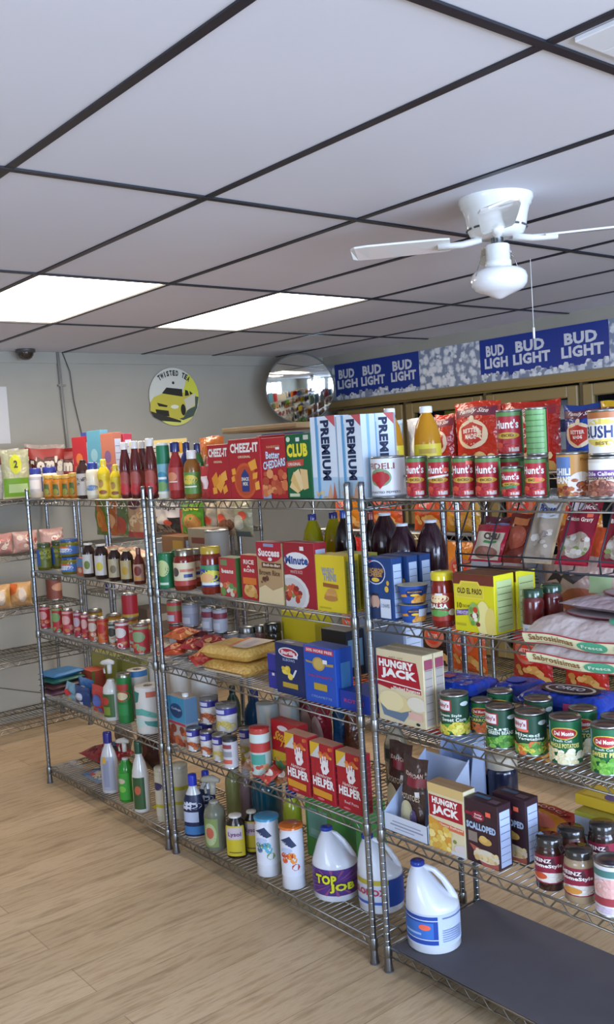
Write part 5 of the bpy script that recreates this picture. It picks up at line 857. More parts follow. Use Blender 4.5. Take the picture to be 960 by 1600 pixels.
# ===== second lowest shelf, middle unit
hh = [P([(0, 1), (.45, 1), (0, .74)], '#dcae30'), P([(.42, .98), (.0, .74), (.4, .75)], '#cfccc8'), F(.45, .78, .95, .98, ['#d87838', '#c8602c', '#e09a50'], 12, .08, 4), E(.62, .8, .07, .04, STK), P([(.45, .6), (.55, .74), (.72, .72), (.82, .58), (.68, .5), (.52, .5)], '#efe8e6'), Rr(.44, .66, .5, .76, '#efe8e6'), Rr(.54, .7, .6, .8, '#efe8e6'), Rr(.64, .7, .7, .81, '#efe8e6'), Rr(.73, .66, .79, .76, '#efe8e6'), E(.62, .6, .03, .03, '#a82830'), T('Hamburger', .25, .42, .9, .5, '#efd8d4', .01, .1), T('HELPER', .08, .27, 1.0, .42, '#f4efec', .05), E(.4, .06, .15, .02, '#d86a6c')]
hg = ((2.5633, 0.1293, 0.211), (2.4294, 0.1246, 0.205), (2.3005, 0.1201, 0.199))
for i, (g, lb) in enumerate(zip(hg, ('red skillet dinner box with a white hand, leftmost of three', 'red skillet dinner box with a white hand, middle of three', 'red skillet dinner box with a white hand, nearest the twin posts'))):
    carton('skillet_dinner_box', lb, 'dinner box', g, 1.966+.004*i, Z[1], .05, '#ab1d2a', hh+([P([(.06, .22), (.9, .2), (.88, .09), (.08, .1)], '#d8942c')] if i < 2 else [T('Beef Pasta', .3, .14, .9, .19, '#e8c0c0', .01)]), info('#8a2a30', '#c06a6c'), [Rr(0, 0, 1, 1, '#a86a58')], rot=0)
carton('stuffing_box', 'red stuffing box with yellow cursive letters behind the leftmost dinner box', 'box', (2.7283, 0.1655, 0.206), 2.02, Z[1], .05, '#b02028', [E(.45, .88, .2, .05, '#e8dce0'), T('Stove', .14, .64, .7, .82, '#e8b034', .03, .3), T('Top', .3, .5, .75, .66, '#e8b034', .03, .3), Rr(0, .24, 1, .44, '#d8b82c'), E(.3, .2, .2, .08, '#4a8a6c'), F(.0, .02, .95, .3, ['#6a8a3c', '#d8a050', '#c87838'], 10, .09, 3)], info('#8a2a30', '#c06a6c'))
bottle('coffee_canister', 'canister with a red lid and green white label beside the stuffing', 'canister', (2.8264, 0.0372, 0.191), 2.0, Z[1], 'canister', '#b8483c', 'g:#b82c2c', '#b8c8c0', [Rr(0, .8, 1, 1, '#c8d8d0'), Rr(0, .55, 1, .78, '#b83c38'), Rr(.2, .25, .7, .5, '#4a9c8c'), F(.0, .0, 1, .22, ['#b8503c', '#d8a070'], 8, .1, 3)], lz=(.05, .85), capr=1.02, caph=.03)
carton('broth_carton', 'blue and white broth carton with a white screw cap', 'carton', (3.3561, 0.1412, 0.209), 1.975, Z[1], .06, '#b8aca0', [Rr(0, .5, 1, 1, '#3f94b8'), E(.5, .72, .36, .15, '#24406c'), T('College', .22, .72, .78, .78, '#b8c8d8', .02), Rr(0, .44, 1, .49, '#b83c4c'), F(.05, .04, .95, .36, ['#a84a2c', '#c86a3c', '#8a3a20'], 18, .14, 4)], [Rr(0, .5, 1, 1, '#5a7a94'), Rr(0, 0, 1, .5, '#8a8c94')])
bc = (3.3561, 0.1412, 0.209)
m = MB(); m.lathe([(.014, 0), (.014, .014), (.0001, .015)], 'g:#dcdcd4', 16); cap_ = m.build('screw_cap', loc=(-.0+.03, 0, bc[2]+.0006)); cap_.parent = [o for o in bpy.data.objects if o.name.startswith('broth_carton')][0]
crm = lambda c: [Rr(0, .68, 1, 1, '#332e8c'), Rr(.1, .74, .5, .9, '#c8c8dc'), F(.1, .08, .75, .4, c, 14, .1, 5), E(.7, .6, .3, .1, '#dcd8d0')]
br, yl = ['#a8502c', '#c87840', '#8a3c20'], ['#c8b460', '#d8c880', '#b8a050']
lo = [((3.2774, 0.0303, 0.096), br, 'white soup can with purple band, bottom row leftmost'), ((3.1764, 0.0283, 0.101), br, 'white soup can with a red mark, bottom row second'), ((3.0822, 0.0316, 0.107), yl, 'white soup can with yellow picture, bottom row third'), ((3.046, 0.0279, 0.116), yl, 'white soup can with purple band, bottom row set back at right')]
for g, c, lb in lo: can('soup_can', lb, 'can', g, 1.99 if 'back' not in lb else 2.06, Z[1], '#cfcac8', crm(c), rot=44, group='white and purple soup cans')
can('soup_can', 'short white can with a black lid in front of the soup cans', 'can', (2.9801, 0.0296, 0.119), 1.968, Z[1], '#c4c0c0', [Rr(.2, .7, .6, .85, '#8c3a44'), Rr(.2, .15, .6, .3, '#c85a48'), Rr(.2, .4, .6, .6, '#8a8c90')], rot=44, lid='#2c2a2a')
zz = lo[0][0][2]
for g, x_, c, lb in (((3.2731, 0.0385, 0.211), 2.05, br, 'white soup can with orange food picture, upper left'), ((3.1178, 0.0424, 0.219), 2.04, yl, 'white soup can with yellow picture, upper right')):
    can('soup_can', lb, 'can', (g[0], g[1], .11), x_, Z[1]+zz+.001, '#d2cdca', crm(c), rot=44, lid='g:#6a6660', group='white and purple soup cans')
for i, (a, x_) in enumerate(((3.3311, 2.075), (3.1585, 2.05))):
    can('soup_can', ('soup can hidden behind the bottom row, holding up the upper left can', 'soup can hidden behind the bottom row, holding up the upper right can')[i], 'can', (a, .036, zz), x_, Z[1], '#cfcac8', crm(yl), group='white and purple soup cans')
# rolls of paper behind
def roll(lb, y, x_, z, h, r, pr=None, lay=False):
    root = tag(empty('paper_towel_roll', (x_, y, z), R_(-60)), lb, 'paper towels', 'paper rolls'); m = MB()
    m.lathe([(.02, h), (r*.96, h), (r, h-.006), (r, .006), (r*.96, 0), (.02, 0), (.02, h)], '#d3cfc6', 28, caps=False)
    if pr: art(m, cylS(r, 0, h), pr, 2, .0008)
    m.build('paper', root); m = MB(); m.lathe([(.02, .001), (.0202, h+.001)], '#a58e6c', 16, caps=False); m.build('core', root); return root
for i, (a, x_, lb) in enumerate(((3.8803, 2.2, 'white paper roll behind the broth carton by the posts'), (3.686, 2.2, 'white paper roll at the back, second from the left'), (3.5044, 2.2, 'white paper roll behind the upper soup cans'))):
    roll(lb, a, x_, Z[1], .27, .058)
PR = [P([(.1, .95), (.45, .9), (.4, .7), (.1, .6)], '#2c7a70'), P([(.1, .5), (.5, .56), (.9, .4), (.9, .3), (.5, .42), (.1, .38)], '#5fa898'), P([(.5, .3), (.9, .26), (.9, .1), (.6, .2)], '#3f8a80'), E(.4, .25, .15, .1, '#b8d0c4'), Rr(.6, .8, .85, .92, '#c86a50')]
roll('printed paper towel roll with teal leaves at the right end of the far unit', 3.6703, 2.01, Z[1], 0.206, .06, PR)
roll('tall white paper roll with a blue top wrap left of the printed one', 3.9176, 2.08, Z[1], 0.226, .05, [Rr(0, .88, 1, 1, '#3f7ab0'), Rr(.0, .55, .2, .85, '#8a8c90')])
for g, x_, c, cp, lb in (((3.2021, 0.0459, 0.212), 2.25, 't:#1a4a78:.3', 'g:#22306a', 'deep blue liquid jug behind the soup cans'), ((3.1007, 0.036, 0.226), 2.3, 'g:#1f7a88', 'g:#d8d8d0', 'teal bottle behind the clear domes'), ((3.4368, 0.0327, 0.181), 2.3, 'g:#1c4030', 'g:#1c3028', 'dark green bottle at the back behind the soup cans')):
    bottle('detergent_bottle', lb, 'bottle', g, x_, Z[1], 'sauce', c, cp)
for g, x_, lb in (((2.9557, 0.0467, 0.232), 2.14, 'clear plastic dome container behind the red lidded canister'), ((2.8989, 0.0403, 0.254), 2.2, 'clear plastic dome container behind the stuffing box')):
    bottle('dome_container', lb, 'container', g, x_, Z[1], 'tub', 't:#cfd4d0:.6', 't:#cfd4d0:.6', capr=1, caph=.03, group='clear dome containers')
for i, (g, x_, c, lb) in enumerate((((2.8337, 0.1386, 0.265), 2.2, '#6a1420', 'dark red snack bag with a pale oval, left of two behind the dinner boxes'), ((2.6851, 0.123, 0.286), 2.16, '#741824', 'dark red snack bag with a pale oval, right of two'), ((2.6254, 0.0798, 0.255), 2.18, '#1f4a6c', 'blue and green bag right of the dark red ones'), ((2.5766, 0.0779, 0.276), 2.2, '#5a3420', 'brown bag behind the rightmost dinner box'))):
    bag('snack_bag', lb, 'snack bag', g, x_, Z[1], .05, 'f:'+c, [E(.5, .5, .28, .25, '#a88a80')] if i < 2 else [Rr(.1, .1, .9, .4, ('#3f8a3c', '#7a4a30')[i-2])], seed=90+i)
for i, (a, x_, c, lb) in enumerate(((2.9064, 1.975, '#a87c5c', 'brown and white sachet scattered before the red lidded canister'), (2.7946-.05, 1.95, '#b83c34', 'red sachet scattered at the shelf edge by the canister'), (2.7124, 1.965, '#8a5a34', 'tan sachet scattered below the stuffing box'), (3.0123, 2.03, '#c8b83c', 'yellow sachet among the scattered ones'))):
    bag('sachet', lb, 'sachet', (a, .07, .07), x_, Z[1]+.006, .018, 'f:'+c, [E(.5, .5, .25, .2, '#d8c8b8'), F(.1, .1, .9, .9, ['#c87858', '#a89080'], 5, .12, i)], seed=95+i, tilt=-55, roll=15*i)
# ===== second lowest shelf, far unit
def spray(lb, g, x_, z, col, head, lab, la=(), rot=25, shape='gland', **k):
    c, r, h = g; root = bottle('spray_bottle', lb, 'bottle', (c, r, h*.8), x_, z, shape, col, head, lab, la, rot=rot, capr=.42, caph=.035, **k)
    m = MB(); H = h*.8; s = r/.04
    m.tube([(0, 0, H), (0, 0, H+.02*s), (0, 0, H+.045*s)], .012*s, head, 10); m.tube([(.03*s, 0, H+.052*s), (0, 0, H+.056*s), (-.035*s, 0, H+.05*s), (-.05*s, 0, H+.046*s)], .013*s, head, 10, radii=[.008*s, .015*s, .012*s, .007*s]); m.tube([(-.02*s, 0, H+.045*s), (-.034*s, 0, H+.02*s), (-.03*s, 0, H-.002)], .005*s, head, 8)
    m.build('trigger_head', root); return root
spray('white trigger spray bottle with a green oval label on the second lowest shelf', (3.9877, 0.0391, 0.272), 1.99, Z[1], 'g:#cfccc4', 'g:#d3d0c8', '#3a5c28', [E(.4, .7, .26, .18, '#b83c34'), Rr(.2, .1, .7, .45, '#7a8a34')], lz=(.08, .58), arc=110, sx=1.0)
bottle('cleaner_canister', 'green scouring powder canister with a red shield label', 'canister', (3.891, 0.0341, 0.229), 2.01, Z[1], 'canister', '#1e7a38', 'm:#9a9a8c:.3', '#1e7a38', [E(.45, .6, .35, .14, '#b84434'), E(.45, .6, .26, .09, '#d8c8a0'), Rr(.15, .74, .75, .88, '#b03c34'), Rr(.2, .15, .7, .4, '#2c8a48')], lz=(.04, .9), capr=1.0)
for g, x_, c, c2, lb, nm in (((4.1197, 0.1804, 0.133), 1.975, '#c23a34', '#5a6ab0', 'bright red detergent pouch box with a blue emblem', 'detergent_box'), ((4.4077, 0.1743, 0.116), 2.04, '#4a7ab8', '#c8d4e0', 'light blue detergent pack behind the red one', 'detergent_pack'), ((4.3406, 0.1652, 0.095), 1.985, '#2a4478', '#c8ccd8', 'navy sponge pack with a white diamond', 'sponge_pack'), ((4.479, 0.1051, 0.095), 1.99, '#7aa0b0', '#c83a3c', 'pale blue sponge pack with red and yellow spots at the far end', 'sponge_pack')):
    bag(nm, lb, 'packet', g, x_, Z[1], .05, 'f:'+c, [E(.5, .5, .25, .2, c2), Rr(.5, .1, .7, .25, '#d8c83c' if 'spots' in lb else c2)], seed=int(x_*1000) % 97)
for i, (c, lb) in enumerate((('#6a4450', 'folded purple brown cloth, lowest of the cloth stack'), ('#5c3838', 'folded brown cloth in the middle of the stack'), ('#2f6a5c', 'folded green cloth third from the bottom'), ('#3a78a8', 'folded blue cloth on top of the stack'))):
    slab('folded_cloth', lb, 'cloth', 4.6853, 2.06, Z[1]+.001+.031*i, .15, .2, .029, c, -90+3*i, [], [], i+1, 'folded cloths')
for g, x_, c, lb in (((4.6431, 0.1878, 0.179), 2.25, '#9a9a48', 'dull yellow green box behind the red detergent pack'), ((4.4921, 0.1434, 0.188), 2.25, '#8c9040', 'yellow green box behind the white spray bottle'), ((4.3494, 0.1842, 0.202), 2.28, '#929648', 'wide yellow green box behind the green canister'), ((4.6168, 0.1293, 0.105), 2.14, '#b8503c', 'orange red box lying behind the light blue pack')):
    carton('storage_box', lb, 'box', g, x_, Z[1], .09, c, [Rr(.1, .1, .9, .14, '#7a7c3c')] if c[1] != 'b' else [], [Rr(0, 0, .2, 1, '#7a7c3c')], group='boxes behind the cleaning goods')
# ===== bottom shelf, nearest and middle units: jugs
def jug(lb, g, x_, z, lab, la, rot=44, cap='g:#22409c', body='g:#dfe3ea', name='bleach_jug', nk=1):
    c, r, h = g; root = tag(empty(name, (x_, c, z), R_(-90+rot)), lb, 'jug'); n = 32; m = MB(); hb = h*.5
    rings = []                                          # (radius x, radius y, shift x, height)
    for a, b, s, t in ((.93, .93, 0, 0), (1, 1, 0, .02), (1, 1, 0, .42), (1, 1, 0, .5), (.95, .96, -.04, .55), (.8, .88, -.18, .61), (.64, .76, -.3, .7), (.5, .62, -.38, .79), (.36, .46, -.44, .87), (.25, .3, -.47, .92), (.2, .22, -.48, .945), (.2, .2, -.48, .965)): rings.append((a*r, b*r, s*r*nk, t*h))
    vs = [(sx+a*math.cos(2*PI*i/n), b*math.sin(2*PI*i/n), t) for a, b, sx, t in rings for i in range(n)]
    fs = [(j*n+i, j*n+(i+1) % n, (j+1)*n+(i+1) % n, (j+1)*n+i) for j in range(len(rings)-1) for i in range(n)]+[tuple(reversed(range(n)))]
    m.add(vs, fs, body, True); m.build('body', root)
    m = MB(); m.tube([(-.42*nk*r, 0, .915*h), (-.16*r, 0, .915*h), (.12*r, 0, .88*h), (.42*r, 0, .78*h), (.66*r, 0, .66*h), (.8*r, 0, .56*h), (.84*r, 0, .44*h)], .1*r, body, 12, radii=[.1*r, .11*r, .11*r, .115*r, .13*r, .16*r, .14*r]); m.build('handle', root)
    m = MB(); m.lathe([(.25*r, .945*h), (.26*r, .95*h), (.25*r, .995*h), (.22*r, h), (.0001, h)], cap, 24, cx=-.48*r*nk)
    for i in range(24): a = 2*PI*i/24; m.box(-.48*r*nk+.255*r*math.cos(a)-.001, .255*r*math.sin(a)-.001, .95*h, -.48*r*nk+.255*r*math.cos(a)+.001, .255*r*math.sin(a)+.001, .99*h, cap)
    m.build('cap', root); ASP[0] = PI*r/(h*.36)
    m = MB(); art(m, cylS(r, .1*h, .48*h, 190), la, 2, .0008); m.build('label', root); return root
jug('white bleach jug with blue cap and blue label, alone on the dark bottom shelf', (2.0309, 0.0838, 0.266), 2.06, Z[0]+.004, None, [Rr(.02, .0, .98, 1, '#c2cee6'), Rr(.04, .06, .55, .94, '#24489c'), Rr(.04, .2, .55, .23, '#c8d4ee'), Rr(.04, .8, .55, .83, '#c8d4ee'), Rr(.04, .25, .5, .75, '#3a70c0'), E(.4, .6, .07, .09, STK), Rr(.12, .35, .36, .42, '#9ab4e0'), Rr(.6, .86, .9, .9, '#6a7ca8')]+[Rr(.6, .14+.07*i, .88, .17+.07*i, '#8a9ac0') for i in range(6)])
jug('white cleaner jug with purple label and yellow lettering on the bottom shelf', (2.5133, 0.0809, 0.243), 2.07, Z[0], None, [Rr(.0, .0, 1, 1, '#54347c')]+[P([(.5, .5), (.5+.42*math.cos(a), .5+.5*math.sin(a)), (.5+.42*math.cos(a+.1), .5+.5*math.sin(a+.1))], '#8a4a7c') for a in [i*.4 for i in range(16)]]+[T('TOP', .26, .46, .55, .84, '#26301c', .09), T('JOB', .44, .14, .78, .52, '#26301c', .09), T('TOP', .27, .47, .54, .83, '#d3d42c', .05), T('JOB', .45, .15, .77, .51, '#d3d42c', .05), E(.05, .3, .04, .06, '#c8b8d8'), Rr(.84, .4, .92, .5, '#c8b8d8')], name='cleaner_jug', nk=.6)
tg = (2.5133, 0.0809, 0.243)
jug('white bleach jug with red and blue label standing behind the twin posts', (2.3337, tg[1]*.96, tg[2]*1.03), 2.12, Z[0], None, [Rr(.0, .0, 1, 1, '#c8cede'), Rr(.0, .8, 1, .98, '#b8a83c'), T('CLOROX', .05, .42, .6, .66, '#b83a4c', .05), Rr(.62, .0, 1, .98, '#24489c'), Rr(.0, .1, .6, .2, '#3a5cb0')])
# carpet powders, brown bottles, sprays
for g, c, e, lb in (((2.8185, 0.047, 0.237), '#3f8fb4', ['#4a6a8c', '#7a9a5c', '#5ab0c8'], 'white carpet powder bottle with a blue green lid'), ((2.6679, 0.0442, 0.246), '#d87028', ['#d8602c', '#b8402c', '#e8943c'], 'white carpet powder bottle with an orange lid')):
    bottle('carpet_powder', lb, 'bottle', g, 2.0, Z[0], 'tall', 'g:#dcdee4', 'g:'+c, '#dcdee6', [P([(.2, .8), (.5, .92), (.68, .7), (.55, .66)], '#2c3a5c'), F(.25, .2, .65, .5, e, 9, .1, 3), E(.16, .97, .06, .025, STK), E(.4, .6, .16, .06, '#b8c4dc')], lz=(.2, .86), capr=1.02, caph=.035)
for g, x_, lb in (((3.0282, 0.0416, 0.193), 2.0, 'dark brown bottle with yellow label and white cap, front left'), ((3.0077, 0.0317, 0.196), 2.06, 'dark brown bottle with yellow label and white cap, set back right')):
    bottle('disinfectant_bottle', lb, 'bottle', g, x_, Z[0], 'gland', 'g:#221812', 'g:#d8d6cc', '#c8b42c', [Rr(.12, .55, .88, .95, '#c8b8bc'), T('Lysol', .2, .62, .8, .8, '#6a3c6c', .03), Rr(.2, .1, .8, .14, '#6a5c20')], lz=(.06, .68), capr=.62, caph=.032, arc=120, sy=.7)
spray('clear spray bottle with an oval green label left of the brown bottles', (3.1602, 0.0439, 0.277), 1.99, Z[0], 't:#a8a890:.6', 't:#b8b4a4:.3', '#7a8c50', [E(.5, .45, .4, .4, '#a8b080'), E(.5, .5, .25, .2, '#b85c44')], lz=(.08, .6), arc=90)
for g, x_, lb in (((3.3313, 0.0442, 0.261), 2.0, 'navy toilet cleaner bottle with white shoulder and blue cap, front one'), ((3.3885, 0.0385, 0.236), 2.1, 'navy toilet cleaner bottle with white shoulder, behind the clear spray')):
    bottle('toilet_cleaner', lb, 'bottle', g, x_, Z[0], 'sauce', 'g:#cfd0cc', 'g:#2438b8', '#17254a', [E(.4, .75, .28, .1, '#d0d4e0'), Rr(.25, .35, .6, .6, '#b8c4dc'), Rr(.1, .05, .7, .25, '#3f78b0')], lz=(.02, .68), capr=.42, sy=.75, arc=340)
for g, x_, c, cp, lb in (((3.1655, 0.0676, 0.275), 2.26, 'g:#0f4a5c', 'g:#17384c', 'large dark teal bottle at the back of the bottom shelf'), ((2.8912, 0.0379, 0.272), 2.18, 'g:#a8b02c', 'g:#22307c', 'yellow green bottle behind the orange lidded powder'), ((3.3772, 0.0421, 0.246), 2.24, 'g:#8a8c54', 'g:#b8b8a0', 'olive bottle at the back behind the clear spray'), ((3.2581, 0.0301, 0.256), 2.22, 'g:#7c6464', 'g:#a8a4a8', 'grey pink bottle at the back behind the brown ones')):
    bottle('cleaner_bottle', lb, 'bottle', g, x_, Z[0], 'gland', c, cp)
gbx = (2.6875, 0.3044, 0.232)
for i, (x_, lb) in enumerate(((2.2, 'green film wrapped pack of bottles behind the purple labelled jug'), (2.3, 'second green wrapped pack at the very back of the bottom shelf'))):
    carton('green_pack', lb, 'pack', (gbx[0]+.03*i, gbx[1], gbx[2]), x_, Z[0], .08, 'g:#4f9a4a', [Rr(.05, .35, .45, .85, '#7ab4a8'), Rr(.1, .4, .4, .5, '#9ac8bc')], [Rr(0, 0, 1, 1, '#4a9046')], [])
for i, (g, x_, lb) in enumerate((((3.5837, 0.0338, 0.236), 2.0, 'white tub with purple label left of the twin posts on the bottom shelf'), ((3.5855, 0.0397, 0.234), 2.06, 'white wipes tub with yellow stripe seen behind the posts'))):
    bottle('wipes_tub', lb, 'tub', g, x_, Z[0], 'canister', 'g:#c9c2ac', 'g:#b8b29c', '#c9c2ac', [E(.35, .75, .25, .1, '#34305c') if i == 0 else Rr(0, .58, 1, .68, '#b8b034'), Rr(0, .22, 1, .3, '#b8b034')], lz=(.1, .85), capr=1.0)
# ===== bottom shelf, far unit
bottle('toilet_cleaner', 'white angled toilet cleaner bottle with dark blue cap', 'bottle', (4.0858, 0.0431, 0.293), 2.0, Z[0], 'sauce', 'g:#cfccca', 'g:#2c2a7c', '#a8a8b4', [Rr(.2, .1, .6, .9, '#8f94a8'), E(.3, .9, .15, .1, '#d8a83c')], lz=(.05, .6), capr=.5, sy=.7, arc=100)
spray('green spray bottle with a white trigger on the bottom shelf', (3.9175, 0.0374, 0.29), 2.0, Z[0], 'g:#2f8c2c', 'g:#c8c4b8', '#3fa03a', [E(.45, .7, .28, .1, '#c8b8a0'), E(.5, .4, .25, .12, '#7ac04c')], lz=(.06, .6), arc=110)
bottle('squeeze_bottle', 'slim white cleaner bottle with dark green cap and green label', 'bottle', (3.7554, 0.0377, 0.321), 1.985, Z[0], 'sauce', 'g:#d0cdc4', 'g:#1d4a34', '#34542c', [E(.45, .6, .25, .14, '#b85c3c')], lz=(.05, .5), capr=.5, arc=90)
bag('sponge_packet', 'flat yellow packet lying at the shelf edge beside the white tub', 'packet', (3.6719, .13, .11), 1.97, Z[0]+.008, .012, 'f:#cfc034', [Rr(.1, .2, .6, .8, '#dcd04c')], seed=101, tilt=-82)
bag('charcoal_bag', 'red and black bag lying at the far left end of the bottom shelf', 'bag', (4.4886, .28, .2), 2.04, Z[0]+.047, .09, 'f:#98222c', [F(.1, .1, .9, .9, ['#2a2428', '#b83440', '#3a6a9c', '#6a1c24'], 16, .1, 3)], seed=102, tilt=-87)
bag('magazine_packet', 'blue and white packet lying in front of the red bag', 'packet', (4.2967, .2, .13), 1.98, Z[0]+.012, .025, 'f:#6a7a8c', [F(.05, .1, .95, .9, ['#4a6a94', '#b8a890', '#a83a34', '#8fa0b0'], 16, .1, 4)], seed=103, tilt=-80)
bag('charcoal_bag', 'dark brown bag at the back behind the green spray', 'bag', (4.213, .2, .26), 2.24, Z[0], .1, 'f:#3a1c18', [E(.5, .5, .3, .2, '#5c2c20')], seed=104)
bag('charcoal_bag', 'tan paper sack standing at the back behind the white toilet cleaner', 'bag', (4.573, .12, .22), 2.29, Z[0], .1, '#6a5a48', [], seed=105)
# ===== chip racks in the aisle
bm = lambda c, s1='BETTER', s2='MADE': [P([(.05, .78), (.05, .9), (.95, .93), (.95, .8)], c), T('Family Size', .18, .82, .8, .9, '#e0d4d0', .02, .1), E(.45, .54, .36, .2, '#dcc8a8'), P([(.22, .46), (.2, .64), (.4, .69), (.45, .73), (.5, .69), (.7, .64), (.68, .46), (.45, .37)], '#b02a1e'), T(s1, .27, .56, .63, .62, '#ecdcd0', .03), T(s2, .33, .48, .57, .54, '#ecdcd0', .03), E(.45, .75, .06, .05, '#dcc8a8'), F(.1, .06, .85, .24, ['#d8b070', '#c89a54', '#e0c08a'], 18, .09, 3)]
tops = [((674,706,645), 'f:#b8321f', '#7a2436', 'red chip bag partly behind the juice bottles'), ((698,722,640), 'f:#c0402c', '#7a2436', 'narrow orange red chip bag between two larger ones'), ((708,776,627), 'f:#b8301c', '#6a2038', 'large red chip bag with an orange crest in a white circle'), ((778,872,625), 'f:#b02418', '#8a2030', 'wide glossy red chip bag behind the raised tomato cans'), ((877,936,632), 'f:#1f3f8c', '#5c1f38', 'blue chip bag with a red crest in a white circle'), ((934,996,625), 'f:#d8b020', '#5c1f28', 'yellow chip bag with a maroon top at the right edge')]
TG = ((3.2808, 0.1405, 0.3), (3.2519, 0.113, 0.306), (3.0545, 0.277, 0.349), (2.7444, 0.3439, 0.324), (2.4512, 0.1941, 0.287), (2.2654, 0.1901, 0.292))
for i, ((_, c, c2, lb), g) in enumerate(zip(tops, TG)):
    bag('chip_bag', lb, 'chip bag', g, (3.56, 3.64, 3.55, 3.56, 3.55, 3.55)[i], SZ[4]+.0006, .1 if i != 1 else .05, c, bm(c2), seed=110+i, rot=(0, 5, 6, 0, 8, 4)[i])
for i, (a, lb) in enumerate(((3.9523, 'clear and green chip bag above the saltine boxes'), (3.8154, 'pale blue chip bag top behind the saltines'), (3.5914, 'silver topped chip bag behind the juice bottles'))):
    bag('chip_bag', lb, 'chip bag', (a, .26, .3), (3.6, 3.64, 3.74)[i], SZ[4]+.0006, .08, ('f:#9ac0a0', 'f:#8aa8c0', 'f:#b8bcc4')[i], [E(.5, .5, .3, .2, '#d8dcd0')], seed=120+i)
rg = random.Random(11)
cols = [('#c4501c', 'orange'), ('#b8281c', 'red'), ('#c8781c', 'amber'), ('#2a1814', 'black'), ('#a8201c', 'crimson'), ('#3a1c14', 'dark brown'), ('#c8942c', 'gold')]
names = {3: 'fourth', 2: 'middle', 1: 'second lowest', 0: 'lowest'}
wh = ['at its near end', 'second from its near end', 'third from its near end', 'fourth from its near end', 'fourth from its far end', 'third from its far end', 'second from its far end', 'at its far end']
for lv in (3, 2, 1, 0):
    for k in range(8):
        y = 1.9+.3*k
        if y > 2.95-.05 and y < 2.95+.2: y = 2.86 if y < 3 else 3.2
        if lv in (0,) and k < 3: continue
        if k > 4: y += .02*(k-4)
        c, cn_ = cols[(k*3+lv*2) % 7] if lv != 3 else cols[(0, 1, 2, 0, 6, 0, 0, 2)[k]]
        em = lv in (2, 1)
        bag('chip_bag', '%s chip bag on %s aisle rack shelf, %s' % (cn_, names[lv], wh[k]), 'chip bag', (y, .24, (.24, .29, .29, .26)[lv if lv != 3 else 3]), 3.56, SZ[lv]+.0006, .1, 'f:'+c, [E(.5, .55, .32, .2, '#b86a54'), E(.5, .55, .24, .14, '#c83a24'), T('BETTER', .33, .56, .67, .62, '#e0c8b8', .02), T('MADE', .38, .49, .62, .55, '#e0c8b8', .02), F(.1, .08, .9, .28, ['#d8a860', '#c89048'], 9, .1, 3)], seed=130+lv*8+k, group='chip bags on the aisle racks')
# ===== racks against the back wall
chip = [Rr(.0, .7, 1, .92, '#9c2c28'), P([(0, .44), (0, .74), (1, .76), (1, .46)], '#4a1c18'), T("Tom's", .04, .46, .96, .76, '#d8d0c0', .07), E(.3, .28, .25, .14, '#b88a50'), E(.7, .28, .25, .14, '#c07040')]
WT = ((2.2003, 0.1045, 0.303), (2.3566, 0.2244, 0.304), (2.4655, 0.1787, 0.311), (2.6271, 0.1802, 0.283))
for i, (g, lb) in enumerate(zip(WT, ('white chip bag cut by the left edge of the frame', 'white and dark red chip bag with big pale lettering on the back wall rack', 'white and dark red chip bag, second with the big pale lettering', 'dark red chip bag leaning at the right end of the back wall rack'))):
    bag('chip_bag', lb, 'chip bag', (g[0], (.22, .26, .25, .26)[i], g[2]), 5.6+.1*(i % 2), WZ[4]+(.001, .001, .011, .016)[i], .09, 'f:'+('#c8c4ba', '#b8aca0', '#a89a90', '#8c2420')[i], chip if i else chip[:1], face='y', rot=-15, seed=180+i, roll=(0, 0, 4, 6)[i], group='chip bags with pale lettering')
bag('snack_bag', 'green and clear bag with a yellow 2 sticker on the back wall rack', 'snack bag', (2.2492, 0.1693, 0.294), 5.53, WZ[4]+.0006, .06, 'f:#b0b08c', [Rr(.03, .04, .97, .42, '#6c9c2a'), Rr(.2, .12, .9, .3, '#a8c48c'), E(.5, .72, .22, .2, '#c8cc24'), T('2', .43, .64, .57, .8, '#2c3014', .05)], face='y', rot=-15, seed=190)
for i, (g, c, lb) in enumerate((((2.1518, 0.1119, 0.139), '#b88a84', 'bag of pink tinted rolls at the left edge on the second wall shelf'), ((2.3146, 0.1159, 0.122), '#c09c94', 'bag of rolls with red dots on the second wall shelf'), ((2.4896, 0.1075, 0.105), '#b8948c', 'bag of rolls behind the leftmost post on the second wall shelf'))):
    bag('bread_bag', lb, 'bread bag', (g[0], .165, .13), 5.6, WZ[3]+.001, .1, 'f:'+c, [F(.1, .2, .9, .8, ['#d8c8b8', '#b84a44', '#e0d8cc', '#c88880'], 12, .1, i)], face='y', rot=0, seed=200+i, group='bagged rolls on the wall rack')
for i, (g, lb) in enumerate((((2.1124, 0.1353, 0.153), 'loaf of sliced bread in an orange bag at the left edge'), ((2.2458, 0.1476, 0.143), 'loaf of sliced bread in an orange bag beside the leftmost post'))):
    bag('bread_loaf', lb, 'bread', (g[0], .14, .15), 5.56, WZ[2]+.001, .13, 'f:#c8a070', [P([(.0, .5), (.0, 1), (.4, .98), (.2, .6)], '#c8642c'), E(.5, .5, .18, .3, '#d0c0b0'), E(.85, .5, .12, .3, '#b8924c')], face='y', rot=-10, seed=210+i, group='orange bread loaves')
